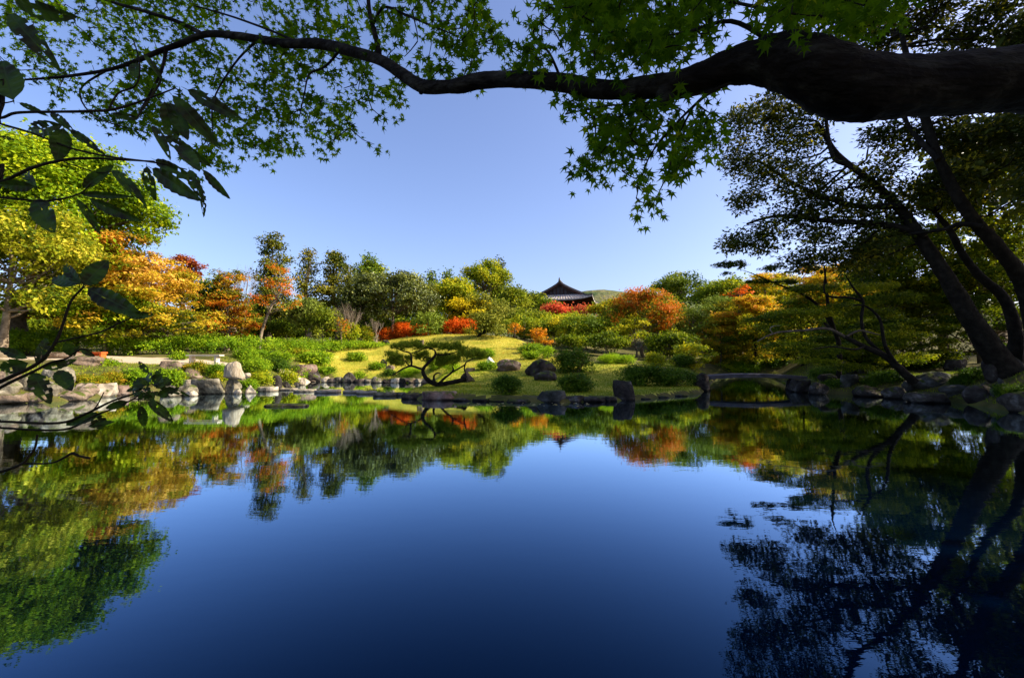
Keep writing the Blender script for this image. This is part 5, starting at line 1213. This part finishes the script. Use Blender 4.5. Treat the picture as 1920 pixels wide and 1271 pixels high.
    for k in range(len(S)):
        c = S[k]; out = unit(c - np.array(par[k]) + R2.normal(0, .03, 3)); tone = R2.normal(.42, .13); nn0 = unit(np.array([0, 0, 1.]) + R2.normal(0, .35, 3))
        m_ = R2.integers(8, 13)
        for j in range(m_):
            s_ = R2.uniform(-.1, .12); side = np.cross(nn0, out) * R2.uniform(-.07, .07)
            q = c + out * s_ + side + R2.normal(0, .02, 3) + np.array([0, 0, -.01])
            pos.append(q); siz.append(R2.uniform(.03, .06)); tin.append(tone + R2.normal(0, .12))
            nrm.append(nn0 * .55 + R2.normal(0, .45, 3) + unit(q - camp) * .55); tng.append(out + side * 8 + np.array([0, 0, -.5]) + R2.normal(0, .5, 3))
    pos, nrm, siz, tin, tng = map(np.array, (pos, nrm, siz, tin, tng))
    # screen-size order: the leaves that show largest become parts
    pr = siz / pos[:, 1]; vis = (np.abs(pos[:, 0] / pos[:, 1]) < 1.15) & ((pos[:, 2] - CAM_H) / pos[:, 1] < .86); order = np.argsort(-(pr * vis)); big = order[:290]; rest = order[290:]
    mb = MB(); scatter(mb, pos[rest], nrm[rest], siz[rest], PALM, tin[rest], tan=tng[rest]); mb.build('foliage', 'near_maple', T, kind='stuff')
    metab = []
    for q in range(8):
        v = PALM[0].copy(); v[:, 2] += R2.normal(0, .03, len(v)); metab.append(MB().add(v, PALM[1], q / 8 * .5 + .2).mesh('leaf', 'near_maple'))
    Fm = frames(nrm[big], tng[big])
    from mathutils import Matrix
    for i, b_ in enumerate(big):
        o = bpy.data.objects.new('leaf', metab[i % 8]); COL.objects.link(o); o.parent = T
        m3 = Matrix(Fm[i].tolist()) * float(siz[b_]); m4 = m3.to_4x4(); m4.translation = Vector(pos[b_] - base); o.matrix_local = m4
near_maple()

# ------------------------------------------------------------------ foreground shrub with large toothed leaves at left
def bigleaf_mat(name, c1, c2):
    m, n, l, b = mat(name, .5, .2)
    uv = n.new('ShaderNodeAttribute'); uv.attribute_name = 'tint'
    tc = n.new('ShaderNodeTexCoord'); nz = n.new('ShaderNodeTexNoise'); nz.inputs['Scale'].default_value = 2.4; nz.inputs['Detail'].default_value = 6
    oi = n.new('ShaderNodeObjectInfo'); ad = n.new('ShaderNodeVectorMath'); l.new(tc.outputs['Object'], ad.inputs[0]); sc_ = n.new('ShaderNodeVectorMath'); sc_.operation = 'SCALE'; sc_.inputs['Scale'].default_value = 20
    l.new(oi.outputs['Random'], sc_.inputs[0]); l.new(sc_.outputs[0], ad.inputs[1]); l.new(ad.outputs[0], nz.inputs[0])
    r = ramp(n, [(.015, .01, .004), (.03, .03, .006), c1, c2]); mr = n.new('ShaderNodeMapRange'); mr.inputs[1].default_value = .34; mr.inputs[2].default_value = .6
    l.new(nz.outputs[0], mr.inputs[0]); l.new(mr.outputs[0], r.inputs[0])
    mx = n.new('ShaderNodeMix'); mx.data_type = 'RGBA'; mx.inputs[6].default_value = (.05, .075, .015, 1); l.new(uv.outputs['Fac'], mx.inputs[0]); l.new(r.outputs[0], mx.inputs[7])
    l.new(mx.outputs[2], b.inputs['Base Color'])
    t = n.new('ShaderNodeBsdfTranslucent'); l.new(mx.outputs[2], t.inputs[0]); ms = n.new('ShaderNodeMixShader'); ms.inputs[0].default_value = .4
    l.new(b.outputs[0], ms.inputs[1]); l.new(t.outputs[0], ms.inputs[2]); l.new(ms.outputs[0], n['Material Output'].inputs[0]); return m
M['bigleaf'] = bigleaf_mat('large toothed leaf', (.03, .065, .004), (.06, .11, .006))
def leafmesh(wr, curl, holes, seed, fold=.22):
    """unit-length toothed leaf with midrib fold, side veins, bites and holes; wr = half width"""
    r_ = np.random.default_rng(seed); K = 14; C_ = [-1, -.6, -.1, -.03, .03, .1, .6, 1]; V = []; T_ = []
    for i in range(K + 1):
        t = i / K; hw = wr * (math.sin(math.pi * t ** .8) ** .75 if 0 < t < 1 else .02) * (1 - .1 * t); tooth = 1 + (.09 if i % 2 else -.03)
        for c in C_:
            e = tooth if abs(c) == 1 else 1
            V.append([c * hw * e, t + (.035 if abs(c) > .9 else .01 * abs(c)) * (1 if t < .97 else 0), abs(c) * hw * fold + (.02 * math.sin(i * math.pi) if 0 else 0) - curl * t * t + .012 * abs(c) * (1 if i % 2 else -1)])
            T_.append(0.2 if abs(c) < .05 else .6 + .4 * (i % 2))
    F = [[i * 8 + j, i * 8 + j + 1, (i + 1) * 8 + j + 1, (i + 1) * 8 + j] for i in range(K) for j in range(7)]
    F = [f for k, f in enumerate(F) if not (k % 7 != 3 and 2 < k // 7 and r_.random() < holes)]
    V += [[-.012, 0, 0], [.012, 0, 0], [0, -.12, .01]]; T_ += [0, 0, 0]; n0 = len(V)
    return MB().add(V, F, T_).add([V[-3], V[-2], V[-1]], [[0, 2, 1]], 0.)
LM = [leafmesh(.2 + .035 * (i % 3), [.02, .1, .2, .3][i % 4], [.0, .03, .07, .12][i % 4], i).mesh('leaf', 'bigleaf') for i in range(12)]
def shrub_twigs():
    g = gz(-2.6, .9); base = np.array([-2.6, .9, g]); T = thing('leafy_shrub', base, 'dark large-leaved shrub reaching in from the left edge close to the viewer', 'shrub')
    from mathutils import Matrix
    def twig(pts, rr, out=True):
        W_ = [P(*q) for q in pts]; r_ = [a * q[2] / F_PX for a, q in zip(rr, pts)]
        if out:
            e = W_[0]; W_ = [base + [0, 0, .05], base + [.15, 0, max(.4, (e[2] - g) * .45)], base * .45 + e * .55 + [-.15, 0, -.05 * 0]] + W_; r_ = [.014, .011, .007] + r_
        p, r = smooth_path(W_, r_, 5); mb = MB(); tube(mb, p, r, 6, .04); mb.build('branch', 'twig', T)
    d = 1.05
    twig([(-60, 226, d), (0, 222, d), (30, 212, d), (90, 210, d), (160, 209, d), (215, 205, 1.08), (270, 188, 1.1), (330, 165, 1.12)], [3, 2.6, 2.6, 2.4, 2.4, 2.4, 1.8, 1.2])
    twig([(-60, 210, d), (0, 232, d), (60, 250, d), (130, 277, d), (200, 293, d), (290, 305, d), (350, 318, d)], [2.4, 2.2, 2, 2, 1.8, 1.6, 1])
    twig([(-60, 352, d), (0, 342, d), (60, 315, d), (120, 300, d), (170, 297, d), (230, 300, d), (290, 303, d)], [3.4, 3, 3, 2.6, 2.2, 1.8, 1.4])
    twig([(-60, 368, d), (0, 370, d), (70, 377, d), (110, 374, d), (150, 363, d), (170, 345, d)], [2.2, 2, 2, 1.8, 1.4, 1])
    twig([(120, 304, d), (150, 314, d), (185, 324, d), (215, 322, d), (235, 330, d)], [1.3, 1.2, 1.1, 1, .8], False)
    twig([(205, 203, 1.08), (222, 175, 1.1), (255, 160, 1.1), (262, 120, 1.1), (250, 75, 1.1)], [2, 1.8, 1.6, 1.3, 1], False)
    twig([(295, 140, 1.12), (300, 155, 1.12), (270, 200, 1.1), (255, 225, 1.08)], [1.4, 1.8, 1.8, 1.2], False)
    twig([(-60, 192, d), (0, 194, d), (26, 190, d)], [1.5, 1.3, 1])
    d2 = .98
    twig([(-80, 760, d2), (0, 716, d2), (60, 688, d2), (85, 668, d2), (105, 640, d2), (118, 608, d2), (133, 565, d2), (158, 537, d2)], [4, 3.6, 3.4, 3, 2.8, 2.4, 2.2, 1.8])
    twig([(-80, 780, d2), (0, 727, d2), (60, 698, d2), (95, 680, d2), (125, 672, d2), (150, 655, d2), (165, 656, d2)], [3.4, 3, 2.8, 2.4, 1.6, 1.6, 1.4])
    twig([(100, 643, d2), (140, 634, d2), (190, 622, d2), (225, 605, d2), (250, 594, d2)], [1.8, 1.6, 1.5, 1.3, 1.2], False)
    d3 = 1.1
    twig([(-80, 790, d3), (0, 790, d3), (110, 793, d3), (160, 776, d3), (210, 752, d3), (255, 736, d3), (272, 715, d3), (279, 698, d3)], [3, 2.6, 2.6, 2.2, 1.8, 1.5, 1.2, 1])
    twig([(-80, 800, d3), (0, 802, d3), (70, 806, d3), (130, 803, d3), (180, 778, d3), (215, 765, d3), (250, 748, d3), (262, 738, d3)], [2.4, 2.2, 2.2, 2, 1.6, 1.4, 1.3, 1])
    twig([(170, 773, d3), (182, 760, d3), (195, 735, d3)], [1.2, 1.1, .8], False)
    twig([(250, 748, d3), (290, 752, d3), (310, 765, d3)], [1.1, 1, .8], False)
    d4 = 1.15
    twig([(-80, 905, d4), (0, 885, d4), (40, 870, d4), (55, 855, d4), (66, 838, d4), (70, 815, d4)], [3, 2.6, 2.2, 2, 2, 1.6])
    twig([(45, 869, d4), (95, 868, d4), (120, 858, d4), (135, 850, d4), (150, 855, d4), (168, 859, d4)], [1.8, 1.6, 2, 2.6, 2, 2.4], False)
    Ls = [(25, 188, 2, 112, 44, d), (35, 193, 88, 216, 15, d), (95, 212, 132, 240, 12, d), (118, 234, 30, 250, 28, d), (119, 240, 107, 302, 36, d), (131, 243, 191, 286, 16, d), (0, 256, 30, 262, 12, d), (70, 352, 26, 303, 16, d), (66, 350, -2, 346, 28, d),
          (67, 373, 96, 432, 34, d), (155, 354, 206, 309, 22, d), (210, 318, 268, 369, 18, d), (150, 364, 246, 369, 14, d), (166, 372, 260, 416, 24, d), (143, 372, 189, 436, 18, d), (275, 311, 283, 373, 22, d), (284, 316, 376, 376, 30, d),
          (290, 300, 362, 337, 26, d), (355, 318, 372, 364, 22, d), (374, 346, 388, 402, 12, d), (380, 318, 431, 373, 20, d), (350, 168, 450, 222, 28, 1.1), (322, 178, 408, 270, 34, 1.1), (308, 190, 330, 264, 36, 1.1), (318, 192, 352, 262, 30, 1.12), (262, 222, 205, 214, 18, 1.08), (285, 235, 320, 290, 16, 1.08),
          (308, 255, 382, 302, 26, 1.08), (335, 272, 374, 320, 24, 1.08), (300, 240, 340, 262, 20, 1.08), (28, 6, 126, 36, 34, .9), (16, 26, 86, 100, 34, .9), (268, 100, 306, 152, 14, 1.1), (255, 118, 250, 146, 14, 1.12),
          (156, 536, 199, 487, 40, d2), (153, 533, 106, 487, 20, d2), (152, 532, 96, 522, 22, d2), (164, 541, 259, 590, 36, d2), (240, 592, 281, 590, 15, d2), (70, 684, 92, 632, 24, d2), (52, 672, -4, 652, 22, d2), (53, 680, -6, 694, 34, d2), (78, 690, 138, 678, 24, d2),
          (60, 698, 92, 750, 32, d2), (108, 694, 134, 732, 24, d2), (122, 642, 140, 670, 20, d2), (152, 655, 176, 668, 14, d2), (128, 660, 150, 650, 12, d2),
          (240, 752, 198, 766, 20, d3), (264, 760, 271, 802, 16, d3), (276, 752, 327, 788, 22, d3), (180, 776, 192, 808, 24, d3), (190, 776, 122, 796, 22, d3), (296, 742, 332, 728, 16, d3), (279, 700, 258, 677, 13, d3), (290, 722, 352, 740, 14, d3), (165, 800, 215, 790, 16, d3)]
    rr = np.random.default_rng(5)
    for k in range(26):
        a = rr.uniform(0, 6.28); x = 285 + math.cos(a) * rr.uniform(0, 34); y = 728 + math.sin(a) * rr.uniform(0, 24); a2 = a + rr.normal(0, .6); l_ = rr.uniform(18, 30)
        Ls.append((x, y, x + math.cos(a2) * l_, y + math.sin(a2) * l_ * .8, rr.uniform(9, 15), d3 + rr.uniform(-.05, .05)))
    for k, (x0, y0, x1, y1, w, dd) in enumerate(Ls):
        a = P(x0, y0, dd); e = P(x1, y1, dd + rr.uniform(-.02, .03)); ax = e - a; ln = np.linalg.norm(ax); ay = ax / ln
        view = unit(a - np.array([0, 0, CAM_H])); tilt = rr.uniform(-.5, .5); nz_ = unit(-view - ay * (-view @ ay)); sx = np.cross(ay, nz_); nz2 = nz_ * math.cos(tilt) + sx * math.sin(tilt); sx = np.cross(ay, nz2)
        w *= .86; ws = (w / math.hypot(x1 - x0, y1 - y0)) / (2 * (.2 + .035 * ((k % 12) % 3))) / math.cos(tilt)
        o = bpy.data.objects.new('leaf', LM[k % 12]); COL.objects.link(o); o.parent = T
        Mx = Matrix(np.stack([sx * ws * ln, ay * ln, nz2 * ln], 1).tolist()).to_4x4(); Mx.translation = Vector(a - base); o.matrix_local = Mx
shrub_twigs()

print('TRIS', MB.total)
